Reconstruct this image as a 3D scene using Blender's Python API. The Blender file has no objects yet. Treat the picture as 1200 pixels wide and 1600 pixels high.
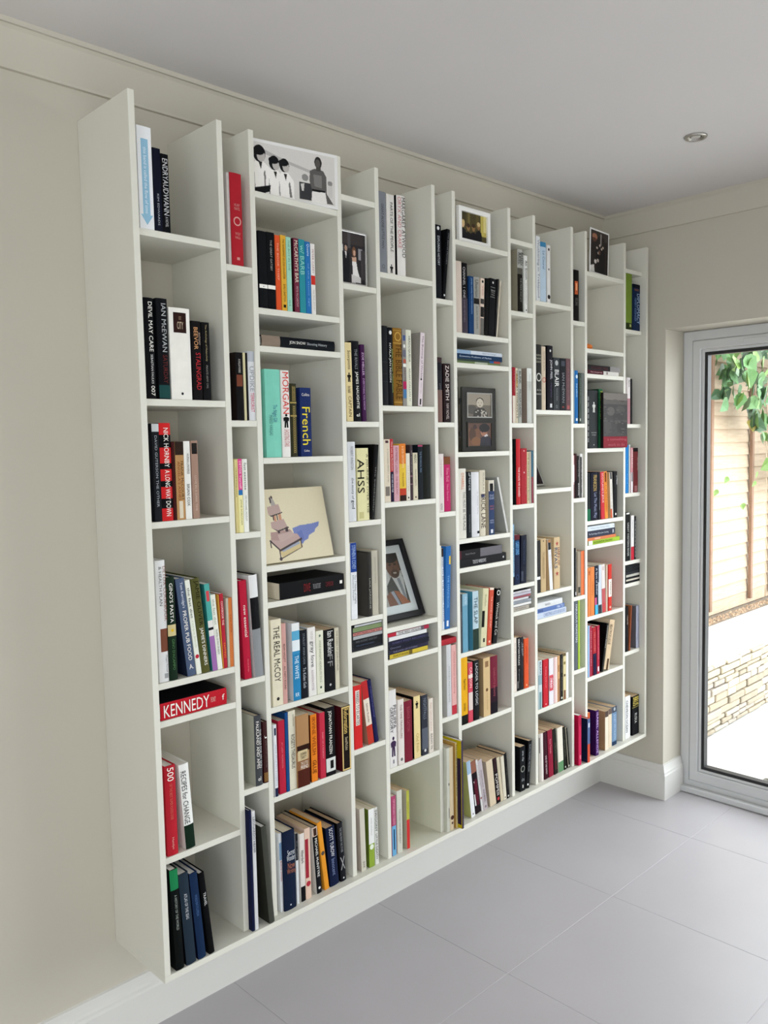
import bpy, math, random
from mathutils import Matrix, Vector
random.seed(7)
scene = bpy.context.scene
COL = scene.collection
R = math.radians
FZ = 0.292                       # height of the bookcase base board above the floor

# ------------------------------------------------------------------ camera
F, YAW, PITCH, ROLL = 1300.0, 0.771200, -0.077950, -0.020150
cam_data = bpy.data.cameras.new('camera')
cam_data.sensor_fit = 'HORIZONTAL'
cam_data.sensor_width = 36.0
cam_data.lens = F / 1200.0 * 36.0
cam_data.clip_start = 0.05
cam = bpy.data.objects.new('camera', cam_data)
COL.objects.link(cam)
fw = Vector((math.sin(YAW), math.cos(YAW), 0)); rt = Vector((math.cos(YAW), -math.sin(YAW), 0)); up = Vector((0, 0, 1))
f2 = fw * math.cos(PITCH) + up * math.sin(PITCH); u2 = up * math.cos(PITCH) - fw * math.sin(PITCH)
r3 = rt * math.cos(ROLL) + u2 * math.sin(ROLL); u3 = u2 * math.cos(ROLL) - rt * math.sin(ROLL)
m = Matrix((r3, u3, -f2)).transposed().to_4x4()
m.translation = Vector((-0.951647, -1.801673, 1.283273 + FZ))
cam.matrix_world = m
scene.camera = cam

# ------------------------------------------------------------------ sky, exposure
world = bpy.data.worlds.new('overcast_sky'); scene.world = world
world.use_nodes = True
nt = world.node_tree
bg = nt.nodes['Background']
bg.inputs[0].default_value = (0.93, 0.965, 1.0, 1)
bg.inputs[1].default_value = 6.3
vs = scene.view_settings
vs.view_transform = 'Standard'; vs.look = 'None'; vs.gamma = 1.0; vs.use_curve_mapping = False
vs.exposure = 0.0
scene.cycles.use_denoising = True
scene.cycles.max_bounces = 10
scene.cycles.diffuse_bounces = 7
scene.cycles.transparent_max_bounces = 16
scene.cycles.caustics_reflective = False
scene.cycles.caustics_refractive = False

# room dimensions (metres): shelf wall y = YW, garden end wall x = XE
YW, XE, XB, YF = 0.237, 2.403, -3.4, -4.3
ZC = 2.265 + FZ
# openings (glazed doors and windows); each one gets a light portal for the sky
def portal(name, loc, rot, sx, sy):
    l = bpy.data.lights.new(name, 'AREA'); l.shape = 'RECTANGLE'; l.size = sx; l.size_y = sy
    l.cycles.is_portal = True
    o = bpy.data.objects.new(name, l); COL.objects.link(o); o.location = loc; o.rotation_euler = rot
DY0, DY1, DH = -0.083, -3.60, 1.757 + FZ
portal('garden_door_offscreen', (XE + .12, (DY0 + DY1) / 2, DH / 2), (0, R(90), 0), DH, DY0 - DY1)
WX0, WX1, WZ0, WZ1 = -3.3, -1.0, 0.3, 2.4
portal('window_front_offscreen', ((WX0 + WX1) / 2, YF - .1, (WZ0 + WZ1) / 2), (R(90), 0, 0), WX1 - WX0, WZ1 - WZ0)
BY0, BY1, BZ0, BZ1 = -4.1, -2.0, 0.6, 2.35
portal('window_back_offscreen', (XB - .1, (BY0 + BY1) / 2, (BZ0 + BZ1) / 2), (0, R(-90), 0), BZ1 - BZ0, BY1 - BY0)

# ------------------------------------------------------------------ materials
def lin(h, k=1.0):
    c = [int(h[i:i + 2], 16) / 255 for i in (0, 2, 4)]
    c = [(x / 12.92 if x <= .04045 else ((x + .055) / 1.055) ** 2.4) * k for x in c]
    return tuple(min(x, .9) for x in c) + (1,)
MATS = {}
def mat(key, color, rough=.5, noise=0.0, scale=20.0, bump=0.0, metal=0.0, spec=.5, stretch=None):
    if key in MATS: return MATS[key]
    mt = bpy.data.materials.new(key); mt.use_nodes = True
    n = mt.node_tree; b = n.nodes['Principled BSDF']
    b.inputs['Base Color'].default_value = color
    b.inputs['Roughness'].default_value = rough
    b.inputs['Metallic'].default_value = metal
    b.inputs['Specular IOR Level'].default_value = spec
    if noise or bump:
        tc = n.nodes.new('ShaderNodeTexCoord'); nz = n.nodes.new('ShaderNodeTexNoise')
        nz.inputs['Scale'].default_value = scale; nz.inputs['Detail'].default_value = 4
        if stretch:
            mp = n.nodes.new('ShaderNodeMapping'); mp.inputs['Scale'].default_value = stretch
            n.links.new(tc.outputs['Object'], mp.inputs[0]); n.links.new(mp.outputs[0], nz.inputs['Vector'])
        else:
            n.links.new(tc.outputs['Object'], nz.inputs['Vector'])
        if noise:
            hs = n.nodes.new('ShaderNodeHueSaturation'); hs.inputs['Color'].default_value = color
            mr = n.nodes.new('ShaderNodeMapRange'); mr.inputs['From Min'].default_value = .25; mr.inputs['From Max'].default_value = .75
            mr.inputs['To Min'].default_value = 1 - noise; mr.inputs['To Max'].default_value = 1 + noise
            n.links.new(nz.outputs['Fac'], mr.inputs['Value']); n.links.new(mr.outputs[0], hs.inputs['Value'])
            n.links.new(hs.outputs[0], b.inputs['Base Color'])
        if bump:
            bp = n.nodes.new('ShaderNodeBump'); bp.inputs['Strength'].default_value = bump; bp.inputs['Distance'].default_value = .002
            n.links.new(nz.outputs['Fac'], bp.inputs['Height']); n.links.new(bp.outputs[0], b.inputs['Normal'])
    MATS[key] = mt
    return mt
def tone(h):                     # printed board: deep tones stay deep
    c = lin(h, 1.0); l = .3 * c[0] + .6 * c[1] + .1 * c[2]
    k = .55 + .45 * min(l / .12, 1.0)
    return tuple(x * k for x in c[:3]) + (1,)
def ink(h):   return mat('print_' + h, tone(h), .6, spec=.05)
def cover(h): return mat('cover_' + h, tone(h), .55, .05, 30, spec=.05)
M_WALL = mat('wall_paint', (.56, .525, .445, 1), .75, .015, 3, .04)
M_CEIL = mat('ceiling_paint', (.68, .655, .65, 1), .8, .01, 3)
M_TRIM = mat('white_gloss_trim', (.71, .70, .67, 1), .35, .01, 4)
M_SHELF = mat('white_melamine', (.71, .695, .62, 1), .45, .012, 6)
M_TILE = mat('porcelain_tile', (.47, .45, .475, 1), .36, .035, 2.5, .02)
M_GROUT = mat('tile_grout', (.45, .43, .455, 1), .6)
M_UPVC = mat('white_upvc', (.62, .63, .64, 1), .3)
M_GASKET = mat('black_gasket', (.012, .012, .014, 1), .5)
M_CHROME = mat('brushed_nickel', (.55, .53, .50, 1), .28, metal=1.0)
M_BLACK = mat('black_frame_lacquer', (.010, .010, .012, 1), .5, spec=.2)
M_PAGES = {'w': mat('pages_white', (.78, .76, .72, 1), .8, .10, 1, stretch=(900, 8, 8)),
           'c': mat('pages_cream', (.66, .58, .45, 1), .8, .12, 1, stretch=(900, 8, 8)),
           't': mat('pages_tan', (.60, .43, .27, 1), .8, .14, 1, stretch=(900, 8, 8))}
def glass_material(name='window_glass', rough=0.0):
    mt = bpy.data.materials.new(name); mt.use_nodes = True
    n = mt.node_tree; n.nodes.clear()
    o = n.nodes.new('ShaderNodeOutputMaterial'); mx = n.nodes.new('ShaderNodeMixShader')
    t = n.nodes.new('ShaderNodeBsdfTransparent'); g = n.nodes.new('ShaderNodeBsdfGlossy'); fr = n.nodes.new('ShaderNodeFresnel')
    t.inputs[0].default_value = (.96, .975, .97, 1); g.inputs['Roughness'].default_value = rough; fr.inputs[0].default_value = 1.45
    ge = n.nodes.new('ShaderNodeNewGeometry'); sb = n.nodes.new('ShaderNodeMath'); sb.operation = 'SUBTRACT'; sb.inputs[0].default_value = 1.0
    ml = n.nodes.new('ShaderNodeMath'); ml.operation = 'MULTIPLY'      # reflect at the entry face only
    n.links.new(ge.outputs['Backfacing'], sb.inputs[1]); n.links.new(sb.outputs[0], ml.inputs[0]); n.links.new(fr.outputs[0], ml.inputs[1])
    n.links.new(ml.outputs[0], mx.inputs[0]); n.links.new(t.outputs[0], mx.inputs[1]); n.links.new(g.outputs[0], mx.inputs[2])
    n.links.new(mx.outputs[0], o.inputs[0])
    return mt
M_GLASS = glass_material()
M_MATT_GLASS = glass_material('non_reflective_picture_glass', .6)
def print_material():
    mt = bpy.data.materials.new('printed_picture'); mt.use_nodes = True
    n = mt.node_tree; b = n.nodes['Principled BSDF']; a = n.nodes.new('ShaderNodeVertexColor'); a.layer_name = 'print'
    n.links.new(a.outputs['Color'], b.inputs['Base Color']); b.inputs['Roughness'].default_value = .5; b.inputs['Specular IOR Level'].default_value = .12
    return mt
M_PRINT = print_material()

# ------------------------------------------------------------------ mesh helpers
def mesh_obj(name, verts, faces, mats, parent=None, idx=None, smooth=False):
    me = bpy.data.meshes.new(name); me.from_pydata([tuple(v) for v in verts], [], faces); me.update()
    for mm in (mats if isinstance(mats, (list, tuple)) else [mats]): me.materials.append(mm)
    if idx: me.polygons.foreach_set('material_index', idx)
    if smooth: me.polygons.foreach_set('use_smooth', [True] * len(me.polygons))
    o = bpy.data.objects.new(name, me); COL.objects.link(o)
    if parent: o.parent = parent
    return o
BOXF = [(0, 3, 2, 1), (4, 5, 6, 7), (0, 1, 5, 4), (1, 2, 6, 5), (2, 3, 7, 6), (3, 0, 4, 7)]
def box_vf(a, b, base=0):
    (x0, y0, z0), (x1, y1, z1) = a, b
    v = [(x0, y0, z0), (x1, y0, z0), (x1, y1, z0), (x0, y1, z0), (x0, y0, z1), (x1, y0, z1), (x1, y1, z1), (x0, y1, z1)]
    return v, [tuple(i + base for i in f) for f in BOXF]
def bevel(o, w, seg=2):
    md = o.modifiers.new('edge', 'BEVEL'); md.width = w; md.segments = seg; md.limit_method = 'ANGLE'
    return o
def box(name, a, b, m_, parent=None, bev=0.0, seg=2):
    v, f = box_vf(a, b); o = mesh_obj(name, v, f, m_, parent)
    if bev: bevel(o, bev, seg)
    return o
def prism(name, poly, d, m_, parent=None, axis='y', bev=0, cap_only=False):
    """polygon in the plane across AXIS, running from 0 to d along it (a (lo, hi) pair shifts it)"""
    lo, hi = d if isinstance(d, tuple) else (0, d)
    def P(a, b, t): return {'y': (a, t, b), 'x': (t, a, b), 'z': (a, b, t)}[axis]
    n = len(poly); v = [P(a, b, lo) for a, b in poly] + [P(a, b, hi) for a, b in poly]
    f = [tuple(range(n)), tuple(range(2 * n - 1, n - 1, -1))] + [(i, i + n, (i + 1) % n + n, (i + 1) % n) for i in range(n)]
    o = mesh_obj(name, v, f, m_, parent)
    if bev: bevel(o, bev)
    return o
def empty(name, loc, label=None, cat=None, group=None, rot=(0, 0, 0), kind=None):
    o = bpy.data.objects.new(name, None); COL.objects.link(o); o.location = loc; o.rotation_euler = rot
    o.empty_display_size = .05
    return tag(o, label, cat, group, kind)
def tag(o, label=None, cat=None, group=None, kind=None):
    if label: o['label'] = label
    if cat: o['category'] = cat
    if group: o['group'] = group
    if kind: o['kind'] = kind
    return o
def sweep(name, path, prof, m_, parent=None, side=1):
    """profile (offset, z) carried along a 2-D path with mitred corners; offset points to the path's left for side = 1"""
    n = len(path); rows = []
    for i, (x, y) in enumerate(path):
        ds = []
        if i > 0: a = Vector((x - path[i - 1][0], y - path[i - 1][1])).normalized(); ds.append(Vector((-a.y, a.x)) * side)
        if i < n - 1: a = Vector((path[i + 1][0] - x, path[i + 1][1] - y)).normalized(); ds.append(Vector((-a.y, a.x)) * side)
        if len(ds) == 2:
            b = (ds[0] + ds[1]); b = b / max(b.dot(ds[0]), .2)
        else: b = ds[0]
        rows.append([(x + b.x * o, y + b.y * o, z) for o, z in prof])
    k = len(prof); v = [p for r_ in rows for p in r_]; f = []
    for i in range(n - 1):
        for j in range(k):
            j2 = (j + 1) % k
            f.append((i * k + j, i * k + j2, (i + 1) * k + j2, (i + 1) * k + j))
    f += [tuple(range(k - 1, -1, -1)), tuple((n - 1) * k + j for j in range(k))]
    return mesh_obj(name, v, f, m_, parent)
def slab_with_holes(name, us, vs_, hole, place, m_, kind='structure'):
    """a wall as one mesh: cells of the grid us x vs_, those in HOLE left out; place(u, v, t) gives the point, t = 0 inner face, 1 outer face"""
    idx = {}; V = []; Fc = []
    def P(i, j, t):
        k = (i, j, t)
        if k not in idx: idx[k] = len(V); V.append(place(us[i], vs_[j], t))
        return idx[k]
    solid = {(i, j) for i in range(len(us) - 1) for j in range(len(vs_) - 1) if (i, j) not in hole}
    for i, j in solid:
        Fc.append((P(i, j, 0), P(i + 1, j, 0), P(i + 1, j + 1, 0), P(i, j + 1, 0)))
        Fc.append((P(i, j + 1, 1), P(i + 1, j + 1, 1), P(i + 1, j, 1), P(i, j, 1)))
        for (di, dj), (a, b) in {(0, -1): ((i, j), (i + 1, j)), (1, 0): ((i + 1, j), (i + 1, j + 1)), (0, 1): ((i + 1, j + 1), (i, j + 1)), (-1, 0): ((i, j + 1), (i, j))}.items():
            if (i + di, j + dj) not in solid:
                Fc.append((P(*b, 0), P(*a, 0), P(*a, 1), P(*b, 1)))
    o = mesh_obj(name, V, Fc, m_); o['kind'] = kind
    return o

# ------------------------------------------------------------------ the room
tag(box('wall_left', (XB - .2, YW, -.05), (XE + .3, YW + .2, ZC + .1), M_WALL), kind='structure')
slab_with_holes('wall_end', [YW, DY0, DY1, YF - .2], [-.05, DH, ZC + .1], {(1, 0)}, lambda u, v, t: (XE + t * .30, u, v), M_WALL)
slab_with_holes('wall_front', [XB - .2, WX0, WX1, XE], [-.05, WZ0, WZ1, ZC + .1], {(1, 1)}, lambda u, v, t: (u, YF - t * .2, v), M_WALL)
slab_with_holes('wall_back', [YW, BY1, BY0, YF], [-.05, BZ0, BZ1, ZC + .1], {(1, 1)}, lambda u, v, t: (XB - t * .2, u, v), M_WALL)
tag(box('ceiling', (XB - .2, YF - .2, ZC), (XE + .3, YW + .2, ZC + .1), M_CEIL), kind='structure')
floor = tag(box('floor', (XB - .2, YF - .2, -.06), (XE + .3, YW + .2, -.0008), M_GROUT), kind='structure')
PT = .595
nx0, nx1 = math.floor((XB - .35) / PT), math.ceil((XE + .3 - .35) / PT)
ny0, ny1 = math.floor((YF + .34) / PT), math.ceil((YW + .34) / PT)
tile_mesh = None
for i in range(nx0, nx1):
    for j in range(ny0, ny1):
        x0, x1 = max(.35 + i * PT, XB), min(.35 + (i + 1) * PT, XE + .17)
        y0, y1 = max(-.34 + j * PT, YF), min(-.34 + (j + 1) * PT, YW)
        if x1 - x0 < .02 or y1 - y0 < .02: continue
        box('tile', (x0 + .0006, y0 + .0006, -.012), (x1 - .0006, y1 - .0006, random.uniform(-.0002, .0002)), M_TILE, floor, .0005, 1)
# skirting boards
SK = [(0, 0), (.019, 0), (.019, .108), (.016, .114), (.016, .122), (.0125, .128), (.009, .140), (.007, .152), (.0, .155)]
def skirt(name, path, side): return tag(sweep(name, path, SK, M_TRIM, side=side), kind='structure')
skirt('baseboard_left', [(XB, YW), (XE, YW)], -1)
skirt('baseboard_end', [(XE, YW - .019), (XE, DY0), (XE + .155, DY0)], -1)
skirt('baseboard_front', [(XE, YF), (XB, YF)], -1)
skirt('baseboard_back', [(XB, YF), (XB, YW)], -1)
# coving: flat sloping face with a small square lip at the ceiling
CV = [(0, ZC - .090), (.011, ZC - .090), (.013, ZC - .084), (.052, ZC - .018), (.060, ZC - .011), (.060, ZC), (0, ZC)]
tr1 = tag(sweep('trim_1', [(XB, YW), (XE, YW)], CV, M_WALL, side=-1), kind='structure')
sweep('ceiling_bead', [(XB, YW), (XE - .061, YW)], [(.0602, ZC - .012), (.067, ZC - .012), (.067, ZC - .0002), (.0602, ZC - .0002)], M_WALL, tr1, side=-1)
tag(sweep('trim_2', [(XE, YW), (XE, YF)], CV, M_WALL, side=-1), kind='structure')
tag(sweep('trim_3', [(XE, YF), (XB, YF)], CV, M_WALL, side=-1), kind='structure')
tag(sweep('trim_4', [(XB, YF), (XB, YW)], CV, M_WALL, side=-1), kind='structure')

# ------------------------------------------------------------------ glazed garden doors: fixed outer frame with four leaves
def ring(name, y0, y1, z0, z1, wd, x0, x1, m_, parent, bev=.003, bottom=None):
    """rectangular frame in a plane x = const; bars WD wide, mitred as one mesh"""
    bo = wd if bottom is None else bottom
    o_ = [(y0, z0), (y1, z0), (y1, z1), (y0, z1)]; s = 1 if y1 > y0 else -1
    i_ = [(y0 + s * wd, z0 + bo), (y1 - s * wd, z0 + bo), (y1 - s * wd, z1 - wd), (y0 + s * wd, z1 - wd)]
    v = [(x0, a, b) for a, b in o_ + i_] + [(x1, a, b) for a, b in o_ + i_]; f = []
    for k in range(4):
        q = (k + 1) % 4
        f += [(k, q, 4 + q, 4 + k), (8 + k, 12 + k, 12 + q, 8 + q), (k, 8 + k, 8 + q, q), (4 + k, 4 + q, 12 + q, 12 + k)]
    if s < 0: f = [tuple(reversed(t)) for t in f]
    o = mesh_obj(name, v, f, m_, parent)
    return bevel(o, bev) if bev else o
XD = XE + .155                       # inner face of the door frame
door = empty('door_1', (0, 0, 0), kind='structure')
ring('door_frame', DY0 - .001, DY1 + .001, .001, DH - .001, .042, XD + .006, XD + .085, M_UPVC, door, .004, bottom=.05)
box('threshold', (XD - .028, DY1 + .002, .001), (XD + .005, DY0 - .002, .028), M_UPVC, door, .006)
LW = (DY0 - DY1 - .084) / 4
for k in range(4):
    ya = DY0 - .044 - k * LW - .001; yb = ya - LW + .002
    leaf = ring('door_leaf', ya, yb, .052, DH - .044, .038, XD, XD + .070, M_UPVC, door, .005, bottom=.046)
    ring('glazing_bead', ya - .039, yb + .039, .099, DH - .083, .012, XD + .008, XD + .020, M_UPVC, leaf, .003)
    ring('gasket', ya - .0512, yb + .0512, .1112, DH - .0952, .013, XD + .012, XD + .045, M_GASKET, leaf, 0)
    box('glass_pane', (XD + .026, yb + .054, .114), (XD + .030, ya - .054, DH - .098), M_GLASS, leaf)
    if k in (1, 3):
        hd = box('handle_plate', (XD - .008, ya - .035, .98), (XD - .0002, ya - .012, 1.16), M_CHROME, leaf, .003)
    if k == 0:
        box('vent_cover', (XD - .006, ya - .46, DH - .078), (XD - .0002, ya - .22, DH - .056), M_UPVC, leaf, .002)
def window(name, place, u0, u1, z0, z1, n):
    w_ = empty(name, (0, 0, 0), kind='structure')
    def bar(nm, a0, a1, b0, b1, t0, t1, m_, bev=.003):
        P = [place(a, b, t) for a in (a0, a1) for b in (b0, b1) for t in (t0, t1)]
        box(nm, tuple(min(p[i] for p in P) for i in range(3)), tuple(max(p[i] for p in P) for i in range(3)), m_, w_, bev)
    bar('frame_rail', u0, u1, z0, z0 + .06, .06, .13, M_UPVC); bar('frame_rail', u0, u1, z1 - .06, z1, .06, .13, M_UPVC)
    for k in range(n + 1):
        c = u0 + (u1 - u0) * k / n; a = min(max(c - .03, u0), u1 - .06)
        bar('frame_stile', a, a + .06, z0 + .06, z1 - .06, .06, .13, M_UPVC)
    for k in range(n):
        bar('pane', u0 + (u1 - u0) * k / n + .03, u0 + (u1 - u0) * (k + 1) / n - .03, z0 + .06, z1 - .06, .093, .097, M_GLASS, 0)
    bar('sill', u0 - .03, u1 + .03, z0 - .025, z0, -.03, .06, M_TRIM)
window('window_1', lambda a, b, t: (a, YF - t, b), WX0, WX1, WZ0, WZ1, 3)
window('window_2', lambda a, b, t: (XB - t, a, b), BY0, BY1, BZ0, BZ1, 2)

# ------------------------------------------------------------------ downlight in the ceiling
def lathe(name, prof, m_, parent=None, n=32, smooth=True):
    v = []; f = []
    for (r_, z) in prof:
        for k in range(n): v.append((r_ * math.cos(2 * math.pi * k / n), r_ * math.sin(2 * math.pi * k / n), z))
    for i in range(len(prof) - 1):
        for k in range(n):
            q = (k + 1) % n; f.append((i * n + k, i * n + q, (i + 1) * n + q, (i + 1) * n + k))
    f.append(tuple(range(n - 1, -1, -1))); f.append(tuple((len(prof) - 1) * n + k for k in range(n)))
    o = mesh_obj(name, v, f, m_, parent, smooth=False)
    return o
dl = empty('downlight', (1.725, -.53, ZC), 'round brushed metal downlight, unlit, recessed in the white ceiling', 'downlight')
lathe('bezel', [(.036, -.0005), (.036, -.004), (.033, -.006), (.026, -.006), (.023, -.001)], M_CHROME, dl)
lathe('reflector', [(.0228, -.0008), (.016, -.0012)], mat('dark_reflector', (.10, .09, .085, 1), .25, metal=1.0), dl)
lathe('lamp_lens', [(.0155, -.0010), (.0150, -.0030), (.004, -.0038)], mat('lamp_lens', (.55, .53, .5, 1), .15), dl)

# ------------------------------------------------------------------ bookcase
XL = [0.0, 0.2473, 0.3426, 0.6401, 0.7879, 1.0340, 1.1312, 1.4246, 1.5704, 1.8143, 1.9117, 2.2051, 2.3515]
T = .0161
ZS = {0: [1.802, 1.408, 1.115, .728, .628, .284], 1: [1.752, 1.359, 1.068, .679, .384], 2: [1.95, 1.653, 1.555, 1.261, .971, .873, .584, .335],
      3: [1.999, 1.752, 1.359, 1.067, .777, .68, .384]}
YO = -.0218                                           # the outer panels and the base stand proud of the dividers
def board(name, a, b):
    v, f = box_vf(a, b)
    return bevel(mesh_obj(name, v, f, M_SHELF, bc), .0007, 1)
bc = empty('bookcase', (0, 0, FZ), 'large white wall-hung bookcase of staggered cubbies between tall dividers', 'bookcase')
board('base_board', (0, YO, -T), (XL[12] + T, YW - .001, 0))
for i, x in enumerate(XL):
    if i in (0, 12): board('end_panel', (x, YO, .0002), (x + T, YW - .001, 2.1))
    else: board('divider', (x, 0, .0002), (x + T, YW - .001, 2.1))
for c in range(12):
    for r_, z in enumerate(ZS[c % 4]):
        if (c, r_) == (0, 3): z = .722
        board('shelf', (XL[c] + T + .0001, .0006, z - T), (XL[c + 1] - .0001, YW - .001, z))

# ------------------------------------------------------------------ books
TEXT = {}
def text_data(s):
    if s in TEXT: return TEXT[s]
    cu = bpy.data.curves.new('letters', 'FONT'); cu.body = s; cu.resolution_u = 2
    ob = bpy.data.objects.new('letters', cu); me = bpy.data.meshes.new_from_object(ob)
    xs = [v.co.x for v in me.vertices]; ys = [v.co.y for v in me.vertices]
    x0, x1, y0, y1 = min(xs), max(xs), min(ys), max(ys)
    V = [((v.co.x - x0) / (x1 - x0) - .5, (v.co.y - y0) / max(y1 - y0, 1e-6) - .5, 0) for v in me.vertices]
    Fc = [tuple(p.vertices) for p in me.polygons]
    bpy.data.objects.remove(ob); bpy.data.curves.remove(cu); bpy.data.meshes.remove(me)
    TEXT[s] = (V, Fc)
    return TEXT[s]
def lettering(name, s, cx, cz, length, height, y, color, parent, horizontal=False):
    V, Fc = text_data(s)
    if horizontal: P = [(cx + a * length, y, cz + b * height) for a, b, _ in V]
    else: P = [(cx + b * height, y, cz - a * length) for a, b, _ in V]
    return mesh_obj(name, P, Fc, ink(color), parent)
def shape_poly(kind, n=20):
    if kind == 'star':
        return [[(math.sin(math.pi * k / 5) * (.5 if k % 2 == 0 else .2), math.cos(math.pi * k / 5) * (.5 if k % 2 == 0 else .2)) for k in range(10)]]
    if kind == 'arrow': return [[(-.5, .5), (.5, .5), (0, -.5)]]
    if kind == 'rect': return [[(-.5, -.5), (.5, -.5), (.5, .5), (-.5, .5)]]
    if kind == 'figure':
        return [[(-.12, .28), (.12, .28), (.3, .2), (.26, -.05), (.16, 0), (.2, -.5), (.04, -.5), (0, -.1), (-.04, -.5), (-.2, -.5), (-.16, 0), (-.26, -.05), (-.3, .2)],
                [(.12 * math.cos(2 * math.pi * k / 10), .4 + .1 * math.sin(2 * math.pi * k / 10)) for k in range(10)]]
    if kind == 'cross': return [[(-.5, -.5), (-.36, -.5), (.5, .5), (.36, .5)], [(.5, -.5), (.36, -.5), (-.5, .5), (-.36, .5)]]
    return [[(.5 * math.cos(2 * math.pi * k / n), .5 * math.sin(2 * math.pi * k / n)) for k in range(n)]]
def emblem(kind, cx, cz, sx, sz, y, color, parent):
    V = []; Fc = []
    if kind in ('ring', 'frame'):
        if kind == 'ring': o_ = [(.5 * math.cos(2 * math.pi * k / 24), .5 * math.sin(2 * math.pi * k / 24)) for k in range(24)]; i_ = [(a * .72, b * .72) for a, b in o_]
        else:
            o_ = [(-.5, -.5), (.5, -.5), (.5, .5), (-.5, .5)]; k = .13 * sx; i_ = [(math.copysign(.5 - k / sx, a), math.copysign(.5 - k / sz, b)) for a, b in o_]
        n = len(o_); V = [(cx + a * sx, y, cz + b * sz) for a, b in o_ + i_]
        Fc = [(k, (k + 1) % n, n + (k + 1) % n, n + k) for k in range(n)]
    else:
        for poly in shape_poly(kind):
            b0 = len(V); V += [(cx + a * sx, y, cz + b * sz) for a, b in poly]; Fc.append(tuple(range(b0, b0 + len(poly))))
    return mesh_obj('spine_emblem', V, Fc, ink(color), parent)
ORD = 'top second third fourth fifth sixth seventh eighth ninth'.split()
ORC = 'first second third fourth fifth sixth seventh eighth ninth tenth eleventh twelfth'.split()
def spine_art(root, ox, w, h, b, bands, texts):
    """bands, emblems and lettering on a spine of width w and height h; a, b of each run from the head downwards"""
    def yy(t): return b * (2 * t - 1) ** 2
    lay = 0
    for s in bands:
        lay += 1; off = -.00015 - .00008 * lay
        if isinstance(s[0], str):
            k, a, e, colr = s[:4]; sz = (e - a) * h; sx = sz
            if k == 'disc' or k == 'ring' or k == 'star': sx = sz = min(sz, w * .8)
            elif k == 'figure': sx = min(sz * .9, w * 1.3)
            elif k == 'rect': sx = w * (s[4] if len(s) > 4 else .5)
            elif k == 'arrow': sx = w * .85
            elif k == 'frame': sx = w * .94
            elif k == 'cross': sx = min(sz * .6, w * .75)
            cx = ox + w * (s[5] if len(s) > 5 else .5)
            emblem(k, cx, h * (1 - (a + e) / 2), sx, sz, off, colr, root)
        else:
            a, e, colr = s[:3]; fr = s[3] if len(s) > 3 else 1.0; cxf = s[4] if len(s) > 4 else .5
            t0, t1 = max(cxf - fr / 2, 0.0), min(cxf + fr / 2, 1.0)
            n = 5; V = []; Fc = []
            for k in range(n):
                t = t0 + (t1 - t0) * k / (n - 1)
                V += [(ox + t * w, yy(t) + off, h * (1 - e)), (ox + t * w, yy(t) + off, h * (1 - a))]
            Fc = [(2 * k, 2 * k + 2, 2 * k + 3, 2 * k + 1) for k in range(n - 1)]
            mesh_obj('spine_band', V, Fc, ink(colr), root)
    first = True
    for t in texts:
        s, a, e, colr, hf = t[:5]; xf = t[5] if len(t) > 5 else .5; hor = len(t) > 6
        nm = 'spine_title' if first else 'spine_lettering'; first = False
        off = -.0009 - .00004 * lay
        if hor: lettering(nm, s, ox + w * xf, h * (1 - (a + e) / 2), w * hf, (e - a) * h, off, colr, root, True)
        else: lettering(nm, s, ox + w * xf, h * (1 - (a + e) / 2), (e - a) * h, w * hf, off, colr, root)
def make_book(row):
    t, c, r_, px, py, pz, w, h, d, lean, kind, colr, side, pg, bands, texts, label = row
    w, h, d = w / 1000, h / 1000, d / 1000
    flat = lean == -90
    g = ('disc cases lying in' if t == 'c' else 'books in') + ' the %s cubby, %s column from the door' % (ORD[r_], ORC[11 - c])
    root = empty('disc_case' if t == 'c' else 'book', (px / 1000, py / 1000, pz / 1000 + FZ), label, 'disc case' if t == 'c' else 'book', g, (0, R(lean), 0))
    ox = -w if lean > 0 else 0.0
    if t == 'c':
        gap = .0006; sh = mat('case_plastic', (.03, .031, .034, 1), .4, spec=.2)
        box('case_tray', (ox, .0005, 0), (ox + w * .42 - gap / 2, d, h), sh, root, .0006, 1)
        box('case_lid', (ox + w * .42 + gap / 2, .0005, 0), (ox + w, d, h), cover(side) if side else sh, root, .0006, 1)
        box('spine_label', (ox + w * .06, .0, h * .02), (ox + w * .94, .0012, h * .98), cover(colr), root)
        spine_art(root, ox, w, h, 0.0, bands, texts)
        return root
    tb = min(.0024 if kind == 'h' else .0005, w * .12)
    b = min(.0024, w * .10) if kind == 'h' else min(.0006, w * .04)
    ts = b + (.0015 if kind == 'h' else .0005)
    n = 6
    out = [(ox, d)] + [(ox + w * k / n, b * (2 * k / n - 1) ** 2) for k in range(n + 1)] + [(ox + w, d), (ox + w - tb, d), (ox + w - tb, ts), (ox + tb, ts), (ox + tb, d)]
    N = len(out)
    V = [(x, y, 0) for x, y in out] + [(x, y, h) for x, y in out]
    Fc = [tuple(range(N - 1, -1, -1)), tuple(range(N, 2 * N))]; idx = [0, 0]
    for k in range(N):
        q = (k + 1) % N; Fc.append((k, q, N + q, N + k))
        idx.append(1 if (not flat and k == 0) or (flat and k == n + 1) else 0)
    mesh_obj('cover', V, Fc, [cover(colr), cover(side or colr)], root, idx)
    zi = .0030 if kind == 'h' else .0004
    di = .004 if kind == 'h' else .0003
    box('pages', (ox + tb + .0001, ts + .0002, zi), (ox + w - tb - .0001, d - di, h - zi), M_PAGES[pg], root)
    spine_art(root, ox, w, h, b, bands, texts)
    return root
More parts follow.
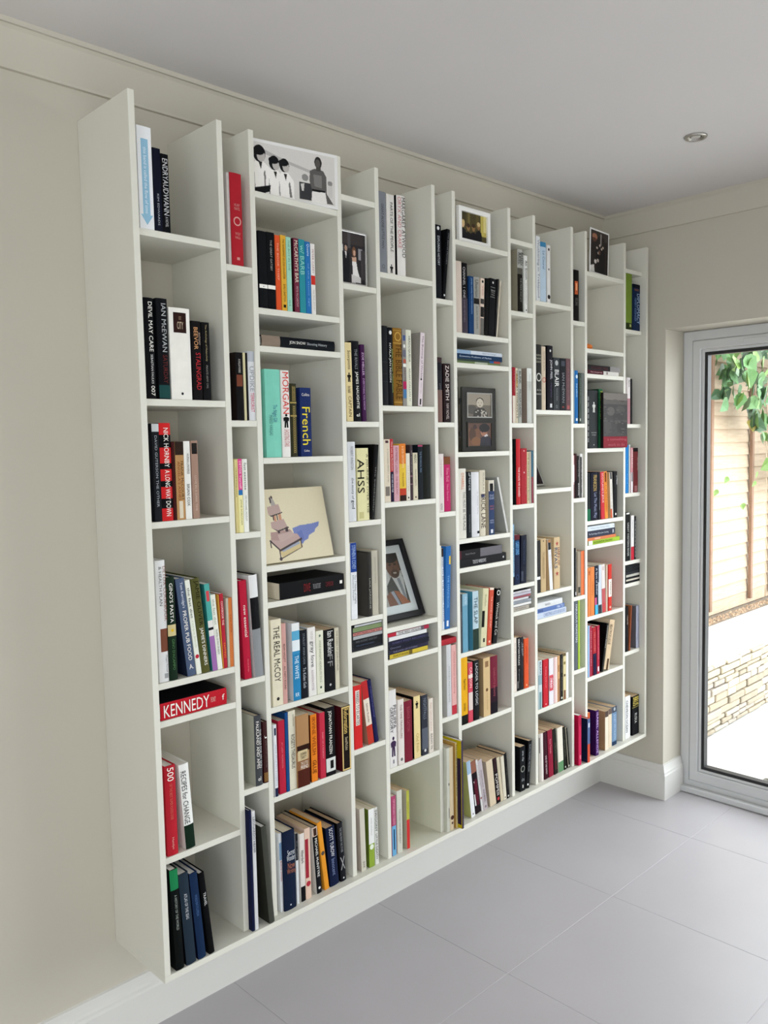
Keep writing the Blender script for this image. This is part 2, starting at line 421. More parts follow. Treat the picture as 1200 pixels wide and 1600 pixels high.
ROWS = [
('b', 0, 0, 32.2, 3, 1802.4, 36.3, 233, 160, -0, 'p', 'e6e7ea', None, 'w', [(0.12, 0.9, '8fb9d2', 0.5), ('arrow', 0.86, 0.96, '8fb9d2')], [('this band is called the flow of time', 0.2, 0.85, 'dfe8ee', 0.22)], 'tall white book with pale blue arrow spine, top cubby, twelfth column from glass door'),
('b', 0, 0, 70.6, 3, 1802.4, 20.2, 191, 128, -0, 'p', '1c2030', None, 'w', [], [('KIM EDWARDS', 0.55, 0.93, 'a9abb5', 0.25)], 'navy black book with small pale lettering, top cubby, twelfth column from glass door'),
('b', 0, 0, 91.9, 3, 1802.4, 19.4, 182, 128, -0, 'p', '16171c', None, 'w', [], [('ENDRYAUDWANN', 0.06, 0.78, 'c9c9cb', 0.7), ('A NOVEL', 0.8, 0.93, 'b9b9bb', 0.4)], 'black book with condensed white lettering, top cubby, twelfth column from glass door'),
('b', 0, 1, 32.4, 3, 1408.4, 24, 236, 155, -0, 'h', '17181b', None, 'c', [], [('DEVIL MAY CARE', 0.04, 0.53, 'eeebe4', 0.42, 0.62), ('SEBASTIAN FAULKS', 0.56, 0.85, 'd0d0d0', 0.24, 0.62), ('007', 0.87, 0.97, 'eeebe4', 0.4, 0.62)], 'black hardback with tall white lettering, second cubby down, twelfth column from glass door'),
('b', 0, 1, 65.1, 3, 1408.4, 28.7, 238, 155, -0, 'h', '1a1c20', None, 'c', [(0.86, 0.99, '26514f')], [('IAN McEWAN', 0.05, 0.53, 'b4b6b8', 0.42, 0.6), ('SATURDAY', 0.56, 0.84, '70302e', 0.4, 0.6)], 'charcoal hardback with grey lettering, teal foot, second cubby down, twelfth column from glass door'),
('b', 0, 1, 97.9, 3, 1408.4, 56.2, 220, 150, -0, 'h', 'ece9e2', None, 'w', [(0.05, 0.27, '3a2420', 0.62), ('disc', 0.92, 0.95, '26262a')], [('CITY', 0.15, 0.23, 'cdb9a0', 0.3, 0.5, 'h'), ('PLAGUES OF THE', 0.09, 0.13, 'a98b74', 0.12, 0.5, 'h')], 'thick white book with brown title label, second cubby down, twelfth column from glass door'),
('b', 0, 1, 156.8, 3, 1408.4, 26.2, 193, 130, -0, 'p', '1d1a1c', None, 'c', [], [('BEEVOR', 0.08, 0.36, 'd8a070', 0.42, 0.45), ('STALINGRAD', 0.4, 0.87, 'b83038', 0.5, 0.62), ('ANTONY', 0.14, 0.3, 'b9a59a', 0.2, 0.82)], 'black book with orange and red lettering, second cubby down, twelfth column from glass door'),
('b', 0, 1, 186.3, 3, 1408.4, 21.7, 192, 130, -0, 'p', '1b1b1d', None, 'c', [], [('The Anthology of Melancholy', 0.03, 0.5, 'a99a72', 0.28), ('PRIVATE ARMY CIVIL', 0.55, 0.85, '8c8a86', 0.25)], 'slim black book with gold small print, second cubby down, twelfth column from glass door'),
('b', 0, 2, 39, 3, 1115.4, 18.4, 234, 130, -0, 'p', '24262b', None, 'c', [(0, 0.08, 'c4c6c8')], [('DAVID GUTERSON THE OTHER', 0.12, 0.85, '9fa3aa', 0.35)], 'charcoal book with pale photo at its head, third cubby down, twelfth column from glass door'),
('b', 0, 2, 58.9, 3, 1115.4, 30.1, 236, 150, -0, 'h', '18171a', None, 'c', [(0, 0.12, 'c8282a'), (0.25, 0.41, 'c8282a'), (0.47, 0.59, 'c8282a'), (0.65, 0.77, 'c8282a'), (0.87, 1, 'c8282a')], [('NICK HORNBY', 0.05, 0.45, 'eeebe4', 0.42, 0.55), ('A LONG WAY DOWN', 0.48, 0.95, 'eeebe4', 0.42, 0.55)], 'book with bold red and black stripes, third cubby down, twelfth column from glass door'),
('b', 0, 2, 89.6, 3, 1115.4, 7.9, 191, 125, -0, 'p', '4a1c1c', None, 'c', [], [], 'thin dark maroon book beside the tan one, third cubby down, twelfth column from glass door'),
('b', 0, 2, 99.1, 3, 1115.4, 22.9, 191, 125, -0, 'p', 'b58a5a', None, 'c', [(0, 0.17, '3a2a22'), (0.76, 0.98, 'd8cdb8', 0.45)], [('FRANK McCOURT', 0.25, 0.75, '4a3320', 0.3, 0.72), ("ANGELA'S ASHES", 0.25, 0.75, '8c4a26', 0.3, 0.35)], 'tan book with dark brown photo at head, third cubby down, twelfth column from glass door'),
('b', 0, 2, 123, 3, 1115.4, 17.3, 192, 125, -0, 'p', 'e8e6e0', None, 'w', [], [('HUMAN UNIVERSE', 0.16, 0.42, '33343a', 0.4, 0.6), ('BRIAN COX', 0.55, 0.83, '22242a', 0.45, 0.5)], 'white book with black lettering, two names, third cubby down, twelfth column from glass door'),
('b', 0, 2, 143.6, 3, 1115.4, 18.6, 193, 125, -0, 'p', 'a08272', None, 'c', [(0.03, 0.17, '2c2826', 0.8)], [('LOVE IN A DARK TIME', 0.45, 0.9, 'c9b5a4', 0.3)], 'taupe book with dark figure at head, third cubby down, twelfth column from glass door'),
('b', 0, 3, 35.1, 5, 722.4, 25.5, 299, 190, -0, 'h', 'dcdcdc', None, 'w', [(0.56, 0.75, '7a4a38', 0.75, 0.62), ('rect', 0.93, 0.97, '9a9a9c', 0.4, 0.7)], [('& HEALTH PLAN', 0.05, 0.37, '5a5a5c', 0.3, 0.42), ('DETOX COOKBOOK', 0.05, 0.5, '8a5a4c', 0.3, 0.85), ('Maggie Pannell', 0.78, 0.92, '4a4a4c', 0.2, 0.75)], 'tall white cookbook with brown food picture, fourth cubby down, twelfth column from glass door'),
('b', 0, 3, 61.3, 3, 722.4, 22.1, 256, 190, -0, 'h', '1f3324', None, 'w', [(0.46, 0.57, 'c9b98a'), ('disc', 0.5, 0.53, 'd8b030')], [("GINO'S PASTA", 0.06, 0.44, 'eeebe4', 0.42, 0.5), ("GINO D'ACAMPO", 0.6, 0.9, '4d7a4a', 0.32, 0.55)], 'dark green cookbook with bold white lettering, fourth cubby down, twelfth column from glass door'),
('b', 0, 3, 111.1, 3, 722.4, 24.2, 249, 190, -5.7, 'h', '4f5d78', '262f45', 'w', [], [("Tom Kerridge's", 0.04, 0.3, 'd6d9e2', 0.4, 0.5), ('PROPER PUB FOOD', 0.33, 0.84, 'eeebe4', 0.42, 0.5), ('A.', 0.88, 0.93, 'eeebe4', 0.5, 0.5, 'h')], 'slate blue cookbook with white lettering, fourth cubby down, twelfth column from glass door'),
('b', 0, 3, 137.1, 3, 722.4, 13.1, 243, 170, -5.9, 'p', 'e4e6da', None, 'w', [('disc', 0.78, 0.84, 'b8283c')], [('the fast diet', 0.08, 0.4, '3b3d3a', 0.5, 0.45), ('recipe book', 0.43, 0.72, 'b9c0a2', 0.5, 0.45)], 'white diet book with red dot at foot, fourth cubby down, twelfth column from glass door'),
('b', 0, 3, 151.2, 1, 722.4, 23.2, 244, 190, -5.4, 'h', '59592f', None, 'w', [], [('JAMIE OLIVER', 0.02, 0.5, '25260f', 0.6, 0.5), ("JAMIE'S DINNERS", 0.52, 0.92, 'eeebe4', 0.5, 0.5)], 'olive green cookbook with dark and white lettering, fourth cubby down, twelfth column from glass door'),
('b', 0, 3, 182.6, 3, 722.4, 14.5, 226, 170, -4.2, 'p', '4fa39c', '2f7f7c', 'w', [(0, 0.42, '4fa39c'), (0.42, 0.5, 'e0dcd8'), (0.5, 0.53, '1c1a20'), (0.53, 0.6, 'e0dcd8'), (0.6, 1, '9a6aa6'), (0.08, 0.2, 'cc4a52', 0.6)], [], 'teal and purple book with white bands, fourth cubby down, twelfth column from glass door'),
('b', 0, 3, 198.4, 3, 722.4, 13.9, 196, 130, -4.4, 'p', 'e6e6da', None, 'w', [], [('the fast diet', 0.06, 0.4, '9aa295', 0.5, 0.45), ('THE OFFICIAL LOSE WEIGHT STAY HEALTHY', 0.46, 0.8, '5a5a58', 0.4, 0.5)], 'white slim diet book with grey small print, fourth cubby down, twelfth column from glass door'),
('b', 0, 3, 213.3, 3, 722.4, 3, 194, 130, -2.5, 'p', 'c08a38', None, 'c', [], [], 'thin mustard book beside the red cookbook, fourth cubby down, twelfth column from glass door'),
('b', 0, 3, 216.8, 3, 722.4, 10.2, 195, 130, -2, 'p', 'b02838', None, 'w', [], [('COOKBOOK THE', 0.1, 0.42, 'f0d8d0', 0.55), ('FASTING', 0.66, 0.86, 'e88a3a', 0.55)], 'red book with orange lettering low down, fourth cubby down, twelfth column from glass door'),
('b', 0, 3, 229.1, 3, 722.4, 6.4, 181, 120, -0, 'p', 'b9b6a4', None, 'c', [], [], 'thin grey green book beside orange one, fourth cubby down, twelfth column from glass door'),
('b', 0, 3, 236, 3, 722.4, 10.9, 181, 120, -0, 'p', 'cf7840', None, 'c', [], [('Low Carb', 0.25, 0.5, '8a3a1c', 0.3)], 'slim orange book with brown small print, fourth cubby down, twelfth column from glass door'),
('b', 0, 4, 221.5, 3, 628.4, 42.3, 189, 150, -90, 'h', 'b8202c', '17171a', 'w', [], [('KENNEDY', 0.04, 0.72, 'eeebe4', 0.72), ('THE DYNASTY', 0.74, 0.82, 'e0b0a8', 0.3), ('f', 0.92, 0.96, 'eeebe4', 0.35)], 'thick red book lying flat, large white title, fifth cubby down, twelfth column from glass door'),
('b', 0, 5, 35.7, 3, 284.4, 29.5, 228, 165, -0, 'h', 'b02430', None, 'w', [], [('500', 0.02, 0.17, 'eeebe4', 0.6), ('OF THE BEST SUPER FOODS EVER', 0.2, 0.6, 'c86a5a', 0.25), ('Hamlyn', 0.8, 0.93, 'e0a8a0', 0.25)], 'red book with large white numerals, sixth cubby down, twelfth column from glass door'),
('b', 0, 5, 87.3, 3, 284.4, 26.8, 221, 165, -3.2, 'h', 'e8e8e4', 'd8d8d2', 'w', [(0.72, 1, '1c3326')], [('RECIPES for CHANGE', 0.08, 0.7, '33343a', 0.55, 0.35)], 'white and dark green book, tall lettering, sixth cubby down, twelfth column from glass door'),
('b', 0, 6, 33.5, -20, 0.4, 22.3, 260, 200, -1.9, 'h', '141817', None, 'w', [(0, 0.2, '1f7a4a')], [('A HISTORY OF THE WORLD', 0.25, 0.6, '9aa09a', 0.3)], 'black folder book with bright green head, seventh cubby down, twelfth column from glass door'),
('b', 0, 6, 62.8, -20, 0.4, 27.2, 240, 200, -3.4, 'h', '2c3a48', '14181c', 'w', [], [('ATLAS OF THE SEAS', 0.22, 0.5, 'c0c4c8', 0.3)], 'slate folder book leaning with others, seventh cubby down, twelfth column from glass door'),
('b', 0, 6, 96.6, -20, 0.4, 22.1, 231, 200, -4.4, 'h', '1f3558', '101830', 'w', [], [('WORLD ENCYCLOPEDIA', 0.25, 0.5, '4a6a9a', 0.3)], 'navy blue folder book leaning with others, seventh cubby down, twelfth column from glass door'),
('b', 0, 6, 128.3, -20, 0.4, 15.5, 223, 200, -5.9, 'h', '121315', None, 'w', [], [('TRAVEL', 0.24, 0.4, 'd8d8d8', 0.45)], 'black folder book with short white title, seventh cubby down, twelfth column from glass door'),
('b', 1, 0, 278.2, 8, 1752.4, 7.3, 229, 140, -0, 'p', 'c4bdb8', None, 'c', [], [], 'thin pale grey book beside the red one, top cubby, eleventh column from glass door'),
('b', 1, 0, 285.8, 3, 1752.4, 34, 230, 155, -0, 'h', 'a8252f', None, 'w', [('ring', 0.47, 0.57, 'd09a94'), ('rect', 0.91, 0.94, 'c98a86', 0.25)], [('HILARY', 0.33, 0.36, 'c98a86', 0.5, 0.5, 'h'), ('MANTEL', 0.37, 0.4, 'c98a86', 0.5, 0.5, 'h'), ('WOLF', 0.64, 0.67, 'c98a86', 0.45, 0.5, 'h'), ('HALL', 0.68, 0.71, 'c98a86', 0.45, 0.5, 'h')], 'dark red hardback with emblem and pale lettering, top cubby, eleventh column from glass door'),
('b', 1, 1, 279.6, -2, 1359.4, 22, 173, 150, -0, 'p', '1d1a1c', '2b211d', 'c', [(0.33, 0.5, '7a4432', 0.8)], [('IN WILLIAM MORRIS', 0.1, 0.3, 'c9c5c0', 0.3)], 'black book with burnt orange patch, second cubby down, eleventh column from glass door'),
('b', 1, 1, 305.7, 3, 1359.4, 7.4, 174, 130, -0, 'p', 'd2c9a0', None, 'c', [], [], 'thin cream book between black ones, second cubby down, eleventh column from glass door'),
('b', 1, 1, 313.7, 3, 1359.4, 6.4, 174, 130, -0, 'p', '221f1f', None, 'c', [], [], 'thin black book beside white one, second cubby down, eleventh column from glass door'),
('b', 1, 1, 321.1, 3, 1359.4, 21.1, 179, 150, -0, 'h', 'dcdde0', None, 'w', [(0, 0.15, 'b4b8c0')], [('UPDIKE', 0.22, 0.58, '8f9298', 0.6), ('TERRORIST', 0.6, 0.88, 'c02a52', 0.5)], 'white and grey book with crimson lettering, second cubby down, eleventh column from glass door'),
('b', 1, 2, 272.9, 8, 1068.4, 6.2, 189, 135, -0, 'p', 'e6d9a0', None, 'c', [], [('VEGETARIAN', 0.1, 0.5, '8a7038', 0.4)], 'cream yellow paperback with brown print, third cubby down, eleventh column from glass door'),
('b', 1, 2, 279.4, 3, 1068.4, 12.2, 192, 135, -0, 'p', 'ece4a8', None, 'c', [(0, 0.42, 'd8488a'), (0.42, 0.49, '2f6fb0')], [('DETOX Yourself', 0.03, 0.4, 'f0dce6', 0.5), ('JANE SCRIVNER', 0.55, 0.9, '4a4a44', 0.35)], 'pink, blue and yellow spined paperback, third cubby down, eleventh column from glass door'),
('b', 1, 2, 293.4, 3, 1068.4, 15.1, 191, 135, -0, 'p', 'e8e8e0', None, 'w', [], [('fast exercise', 0.05, 0.42, '4a4f48', 0.5), ('DR MICHAEL MOSLEY', 0.5, 0.85, '8a8f84', 0.35)], 'white paperback with green grey lettering, third cubby down, eleventh column from glass door'),
('b', 1, 3, 280.7, 3, 679.4, 22, 263, 190, -1.9, 'h', 'b4203a', 'a01c34', 'w', [], [('new essential', 0.25, 0.57, 'eeebe4', 0.4), ('Michelle Bridges', 0.8, 0.93, 'd88a94', 0.2)], 'crimson book with white lower case lettering, fourth cubby down, eleventh column from glass door'),
('b', 1, 3, 311, -2, 679.4, 26.1, 275, 190, -2.6, 'h', '1d1d20', 'c8c8c8', 'w', [(0, 0.22, 'e0e0e0'), (0.22, 0.53, '1d1d20'), (0.53, 1, '8a8d90')], [], 'tall white, black and grey book, fourth cubby down, eleventh column from glass door'),
('b', 1, 4, 299.2, -4, 384.4, 22.6, 192, 150, -0, 'h', '4a4c50', 'a4a496', 'c', [], [('FALKLAND AND AMIS', 0.08, 0.75, 'eeebe4', 0.4, 0.4), ('THE WAR FOR MY SKIN', 0.2, 0.75, 'c8c8c6', 0.3, 0.75), ('el', 0.87, 0.93, 'eeebe4', 0.4, 0.5, 'h')], 'grey hardback with tall white lettering, fifth cubby down, eleventh column from glass door'),
('b', 1, 4, 328.2, -2, 384.4, 14, 169, 150, -0, 'h', '4a2a2a', '4a1a20', 'c', [(0.83, 0.98, '7a5a34')], [('J', 0.22, 0.27, 'eeebe4', 0.5), ('JAMES JOYCE COLLECTED', 0.3, 0.75, '7a6a64', 0.3)], 'maroon hardback with brown foot, fifth cubby down, eleventh column from glass door'),
('b', 1, 5, 263.8, -16, 0.4, 8.1, 333, 220, -0, 'h', '1f2448', None, 'w', [], [], 'thin navy tall book beside white one, sixth cubby down, eleventh column from glass door'),
('b', 1, 5, 273, -16, 0.4, 10.4, 328, 220, -0, 'p', 'd0d0d2', None, 'w', [], [('LEONARDO HEMIR', 0.05, 0.35, '4a4a4e', 0.6)], 'thin white tall book with dark print, sixth cubby down, eleventh column from glass door'),
('b', 1, 5, 317.3, -20, 0.4, 17.4, 277, 230, -3.8, 'h', '4a4b44', '36372f', 'w', [], [], 'large charcoal board book leaning against divider, sixth cubby down, eleventh column from glass door'),
('b', 2, 1, 366.2, 3, 1653.4, 26.1, 198, 130, -0, 'p', '1b1c20', None, 'c', [(0.69, 0.74, 'eeebe4'), ('disc', 0.71, 0.725, '2a4a8a')], [], 'black paperback with white band, plain head, second cubby down, tenth column from glass door'),
('b', 2, 1, 393.6, 3, 1653.4, 24.6, 199, 130, -0, 'p', '18191d', None, 'c', [(0.69, 0.74, 'eeebe4')], [('THE GREAT GATSBY', 0.1, 0.5, 'a8a8a4', 0.25)], 'black paperback with white band, small print, second cubby down, tenth column from glass door'),
('b', 2, 1, 420.2, 3, 1653.4, 15.5, 195, 128, -0, 'p', 'd8552c', None, 'c', [], [('THE BOOK THIEF', 0.1, 0.6, 'f0b89a', 0.35)], 'orange red paperback, second cubby down, tenth column from glass door'),
('b', 2, 1, 439.1, 3, 1653.4, 16.4, 198, 128, -0, 'p', 'dda83c', None, 'c', [('rect', 0.92, 0.96, '2a2210', 0.5)], [('THE TAXIDERMIST OF ZOES DAUGHTER', 0.05, 0.58, '4a3a14', 0.4), ('EMILY BARTON', 0.65, 0.88, '4a3a14', 0.4)], 'mustard yellow paperback with dark lettering, second cubby down, tenth column from glass door'),
('b', 2, 1, 457.5, 3, 1653.4, 15.8, 196, 128, -0, 'p', '9fd0ba', None, 'c', [], [('THE BOY IN THE', 0.04, 0.45, '5a8f7c', 0.35), ('no.6', 0.85, 0.93, '5a8f7c', 0.5)], 'mint green paperback, second cubby down, tenth column from glass door'),
('b', 2, 1, 481.7, 3, 1653.4, 16.8, 197, 128, -0, 'p', '7a3448', '4a2028', 'c', [], [("McCARTHY'S BAR", 0.03, 0.6, 'e8dcc8', 0.7), ('PETE McCARTHY', 0.65, 0.93, 'c8a8a8', 0.4)], 'maroon paperback with large cream lettering, second cubby down, tenth column from glass door'),
('b', 2, 1, 500.6, 3, 1653.4, 19.8, 197, 128, -0, 'p', '2f8a96', None, 'c', [], [('w/ BARB', 0.08, 0.48, '8fd0c8', 0.7)], 'teal paperback with tall green lettering, second cubby down, tenth column from glass door'),
('b', 2, 1, 521.8, 3, 1653.4, 17.9, 194, 128, -0, 'p', '2b6fae', None, 'c', [], [('Queens', 0.03, 0.2, 'cfe0f0', 0.5), ('of the stone age', 0.3, 0.9, '8ab8e0', 0.3)], 'bright blue paperback, second cubby down, tenth column from glass door'),
('b', 2, 1, 541.2, 3, 1653.4, 14.5, 191, 128, -0, 'p', 'e4e0dc', None, 'c', [(0.45, 0.58, 'c8342c')], [('PETER CAREY', 0.08, 0.42, 'a06a6a', 0.35), ('THE TRUE HISTORY', 0.65, 0.95, 'a09a94', 0.35)], 'thin white paperback with red label, second cubby down, tenth column from glass door'),
('b', 2, 2, 621.2, 3, 1555.4, 28.4, 254, 150, -90, 'h', '1a1e24', '9fa4a8', 'w', [(0, 0.24, '8a7a6c')], [('JON SNOW', 0.36, 0.58, 'eeebe4', 0.36), ('Shooting History', 0.6, 0.88, 'b8bcc0', 0.32)], 'black hardback lying flat with dog photo, third cubby down, tenth column from glass door'),
('b', 2, 3, 374.7, 3, 1261.4, 49.1, 234, 150, -0, 'h', '7cc8b4', None, 'w', [], [('The Night Gift', 0.4, 0.6, '3a6a8a', 0.35, 0.55), ('MARIO VARGAS', 0.52, 0.75, '4a7a7a', 0.22, 0.3)], 'thick mint hardback with blue script, fourth cubby down, tenth column from glass door'),
('b', 2, 3, 427.1, 3, 1261.4, 27.5, 233, 150, -0, 'h', 'e8e4e0', None, 'w', [('figure', 0.5, 0.66, '1c1c1e')], [('MORGAN', 0.02, 0.5, 'd0403a', 0.75, 0.5), ('Piers', 0.17, 0.25, '2a2a2c', 0.2, 0.85), ('SHOOTING STARS', 0.68, 0.88, 'b05a56', 0.6, 0.5)], 'white book with large red lettering, black figure, fourth cubby down, tenth column from glass door'),
('b', 2, 3, 456.6, 3, 1261.4, 22, 199, 125, -0, 'h', '3f3f2c', None, 'c', [(0.25, 0.27, 'a89458'), (0.43, 0.45, 'a89458')], [('xxxxxxxxxxxxxxxxxxxx', 0.04, 0.24, 'a89458', 0.5), ('xxxxxxxxxxxxxxxxxxxxxxxxxx', 0.3, 0.95, 'a89458', 0.4)], 'dark olive leather book with gold tooling, fourth cubby down, tenth column from glass door'),
('b', 2, 3, 489.9, 3, 1261.4, 38.2, 189, 125, -0, 'p', '24356e', None, 'c', [], [('French', 0.28, 0.83, 'ecd83a', 0.72, 0.5), ('Collins', 0.08, 0.12, 'eeebe4', 0.7, 0.5, 'h'), ('Collins', 0.9, 0.93, 'eeebe4', 0.5, 0.5, 'h')], 'navy dictionary with large yellow title, fourth cubby down, tenth column from glass door'),
('b', 2, 5, 633.2, 2, 873.4, 45.7, 233, 130, -90, 'p', '1a1a1c', None, 'c', [('rect', 0.93, 0.97, 'eeebe4', 0.2)], [('DIVE', 0.36, 0.46, '8a2a2c', 0.5), ('THE LONGEST SECRET', 0.5, 0.62, '9a9a9c', 0.3), ('CAMERON', 0.7, 0.82, '7a2a30', 0.3)], 'very thick black paperback lying flat, sixth cubby down, tenth column from glass door'),
('b', 2, 6, 368.6, 3, 584.4, 33.9, 239, 130, -0, 'p', 'dcd4bc', None, 'c', [('disc', 0.9, 0.94, '3a3430')], [('THE REAL McCOY', 0.08, 0.72, '3a342c', 0.6)], 'cream book with dark roman lettering, seventh cubby down, tenth column from glass door'),
('b', 2, 6, 403.2, 3, 584.4, 14.6, 224, 125, -0, 'p', 'c99a92', None, 'c', [], [('ADAM HASLETT', 0.25, 0.48, '4a2a2c', 0.4), ('ALL PARTY ROUND', 0.53, 0.82, '4a2a2c', 0.4)], 'pink paperback with dark lettering, seventh cubby down, tenth column from glass door'),
('b', 2, 6, 438.5, 3, 584.4, 26.5, 218, 130, -0, 'p', '2a7fb0', 'ccd4d8', 'w', [(0, 0.1, 'e4e6e6'), (0.1, 0.22, '5aa4c8'), (0.22, 0.36, 'dfe6ea'), (0.36, 0.4, '3a8ab8')], [('THE WHITE', 0.42, 0.72, 'd8ecf4', 0.5), ('RR', 0.9, 0.95, 'd8ecf4', 0.5, 0.5, 'h')], 'blue and white mottled book, seventh cubby down, tenth column from glass door'),
('b', 2, 6, 467.1, 3, 584.4, 23.5, 194, 125, -0, 'p', '20242c', None, 'c', [], [('STAGLIST ANNA CADE', 0.05, 0.5, '7a808a', 0.3), ('To Kolan Gob', 0.55, 0.85, 'b8bcc4', 0.45)], 'black paperback with script lettering, seventh cubby down, tenth column from glass door'),
('b', 2, 6, 494, 3, 584.4, 27.4, 197, 125, -0, 'p', 'e4e0dc', None, 'c', [], [('SUSY SOY', 0.06, 0.18, 'a8a4a0', 0.3), ('gray love', 0.2, 0.58, '4a4a4c', 0.6), ('ALEXANDRA POTTER', 0.62, 0.92, 'a0909a', 0.3)], 'white paperback with grey script lettering, seventh cubby down, tenth column from glass door'),
('b', 2, 6, 524.3, 3, 584.4, 26.4, 182, 125, -0, 'p', 'dcdcc8', None, 'c', [('disc', 0.06, 0.1, '6a7a6a'), ('disc', 0.88, 0.92, '4a5a4a')], [('ANNE ENRIGHT HIDING MY FACE', 0.15, 0.82, '9aa08a', 0.3)], 'ivory paperback with faint green print, seventh cubby down, tenth column from glass door'),
('b', 2, 6, 554.3, 3, 584.4, 37.9, 180, 125, -0, 'p', '1d1d1f', None, 't', [('disc', 0.88, 0.92, 'c8c8c8')], [('Ian Rankin', 0.03, 0.4, 'd8d8d6', 0.55, 0.55), ('FF', 0.41, 0.6, '8a8a8a', 0.5)], 'thick black paperback with white lettering, seventh cubby down, tenth column from glass door'),
('b', 2, 6, 593, 3, 584.4, 15.6, 180, 125, -0, 'p', 'c9c3ae', None, 'c', [], [('THE MARKS OF JOHN FOWLES', 0.05, 0.7, '4a3a30', 0.4)], 'thin oatmeal paperback with brown print, seventh cubby down, tenth column from glass door'),
('b', 2, 7, 362.7, -2, 335.4, 9.6, 202, 125, -0, 'p', 'dcdce0', None, 'c', [(0.05, 0.15, '2a3050', 0.6), (0.88, 1, '2a3050')], [('Never Mind The Something', 0.28, 0.85, '6a7ab0', 0.35)], 'white paperback with navy foot, eighth cubby down, tenth column from glass door'),
('b', 2, 7, 382.7, 3, 335.4, 21, 206, 130, -0, 'p', 'b0263c', '9c2034', 'c', [], [('AT LADY MORRISON', 0.3, 0.65, 'd87a84', 0.25)], 'crimson paperback with faint lettering, eighth cubby down, tenth column from glass door'),
('b', 2, 7, 405.4, 2, 335.4, 10.2, 224, 140, -0, 'h', '1f4f8a', '1a4478', 'c', [], [], 'thin blue hardback showing its cover, eighth cubby down, tenth column from glass door'),
('b', 2, 7, 417.5, 3, 335.4, 23.8, 224, 130, -0, 'p', 'd8d2be', None, 'c', [], [("ROGET'S THESAURUS", 0.3, 0.73, '1c1a1a', 0.5, 0.55), ('BLOOMSBURY BOOKS', 0.05, 0.2, '8a8474', 0.2, 0.7)], 'cream thesaurus with black lettering, eighth cubby down, tenth column from glass door'),
('b', 2, 7, 441.5, -2, 335.4, 43.2, 206, 130, -0, 'p', 'a88058', None, 'c', [(0.42, 0.51, '3a2018'), (0.49, 0.63, 'cbb890', 0.8, 0.45), (0.76, 1, '5a2a1e'), (0.63, 0.76, '8a6040')], [('DONNA', 0.52, 0.56, '2a1a14', 0.5, 0.5, 'h'), ('TARTT', 0.57, 0.61, '2a1a14', 0.5, 0.5, 'h'), ('THE LITTLE', 0.65, 0.69, 'e8dcc8', 0.6, 0.55, 'h'), ('FRIEND', 0.7, 0.75, 'f0e8dc', 0.6, 0.55, 'h')], 'thick tan and brown photo book, eighth cubby down, tenth column from glass door'),
('b', 2, 7, 495.1, 3, 335.4, 22.4, 195, 130, -0, 'p', 'dd7c24', '6a3010', 'c', [], [('IRVINE WELSH', 0.04, 0.6, '8a3a10', 0.55), ('GLUE', 0.68, 0.88, '4a1c0c', 0.6)], 'orange paperback with tall dark orange lettering, eighth cubby down, tenth column from glass door'),
('b', 2, 7, 528.9, 3, 335.4, 19.4, 193, 130, -0, 'p', 'ba2f44', 'b82c42', 'c', [], [('DIARY OF A NOBODY', 0.3, 0.7, 'e0949c', 0.25)], 'rose red paperback with barcode cover, eighth cubby down, tenth column from glass door'),
('b', 2, 7, 549.4, 2, 335.4, 35.2, 202, 130, -0, 'p', '1b191c', None, 'c', [(0.74, 0.94, 'd2d4d0'), (0.78, 0.9, '1b191c', 0.35, 0.6)], [('JONATHAN FRANZEN', 0.05, 0.68, 'eeebe4', 0.42, 0.45)], 'black paperback with white bird art at foot, eighth cubby down, tenth column from glass door'),
('b', 2, 7, 605.3, -4, 335.4, 34.4, 194, 130, -0, 'p', '241a16', '5a1a22', 'c', [('frame', 0.01, 0.99, 'd8bc78')], [('Reformation', 0.04, 0.42, 'e0c070', 0.5, 0.5), ('Diarmaid MacCulloch', 0.48, 0.68, 'c8b898', 0.3, 0.5)], 'black history book framed in gold, eighth cubby down, tenth column from glass door'),
('b', 2, 8, 373, 3, 0.4, 8.7, 226, 125, -0, 'p', 'd8dadd', None, 'c', [(0.12, 0.34, '7a98b8')], [('BLACK SWAN', 0.35, 0.6, 'a84048', 0.5)], 'thin white paperback with pale blue picture, ninth cubby down, tenth column from glass door'),
('b', 2, 8, 382, -4, 0.4, 40.9, 227, 150, -0, 'h', '1b2844', None, 'c', [('disc', 0.93, 0.95, 'c8ccd4')], [('Secret', 0.24, 0.31, 'd0d4da', 0.62, 0.62, 'h'), ('Wonders', 0.31, 0.38, 'd0d4da', 0.75, 0.62, 'h'), ('Now', 0.4, 0.48, 'a86a54', 0.6, 0.62, 'h'), ('Writing', 0.48, 0.56, 'a86a54', 0.75, 0.62, 'h')], 'very thick navy hardback with script title, ninth cubby down, tenth column from glass door'),
('b', 2, 8, 429.4, 3, 0.4, 8.7, 206, 125, -0, 'p', 'd2d4d6', None, 'c', [(0, 0.38, '26282e')], [('the shape', 0.1, 0.36, '8a8c90', 0.4)], 'thin white book with dark head, ninth cubby down, tenth column from glass door'),
('b', 2, 8, 445.1, 3, 0.4, 15.9, 199, 130, -0, 'p', 'dad2cc', None, 't', [(0.78, 1, '191a1e')], [('Afterdark', 0.24, 0.44, '3a3a3e', 0.6)], 'white book with black shape at foot, ninth cubby down, tenth column from glass door'),
('b', 2, 8, 462.5, 3, 0.4, 19.6, 208, 130, -0, 'p', 'd8bcaa', None, 't', [(0.15, 0.7, '9a2c3a', 0.6, 0.35), ('disc', 0.74, 0.83, 'a8303c')], [], 'pale pink book with dark red band, ninth cubby down, tenth column from glass door'),
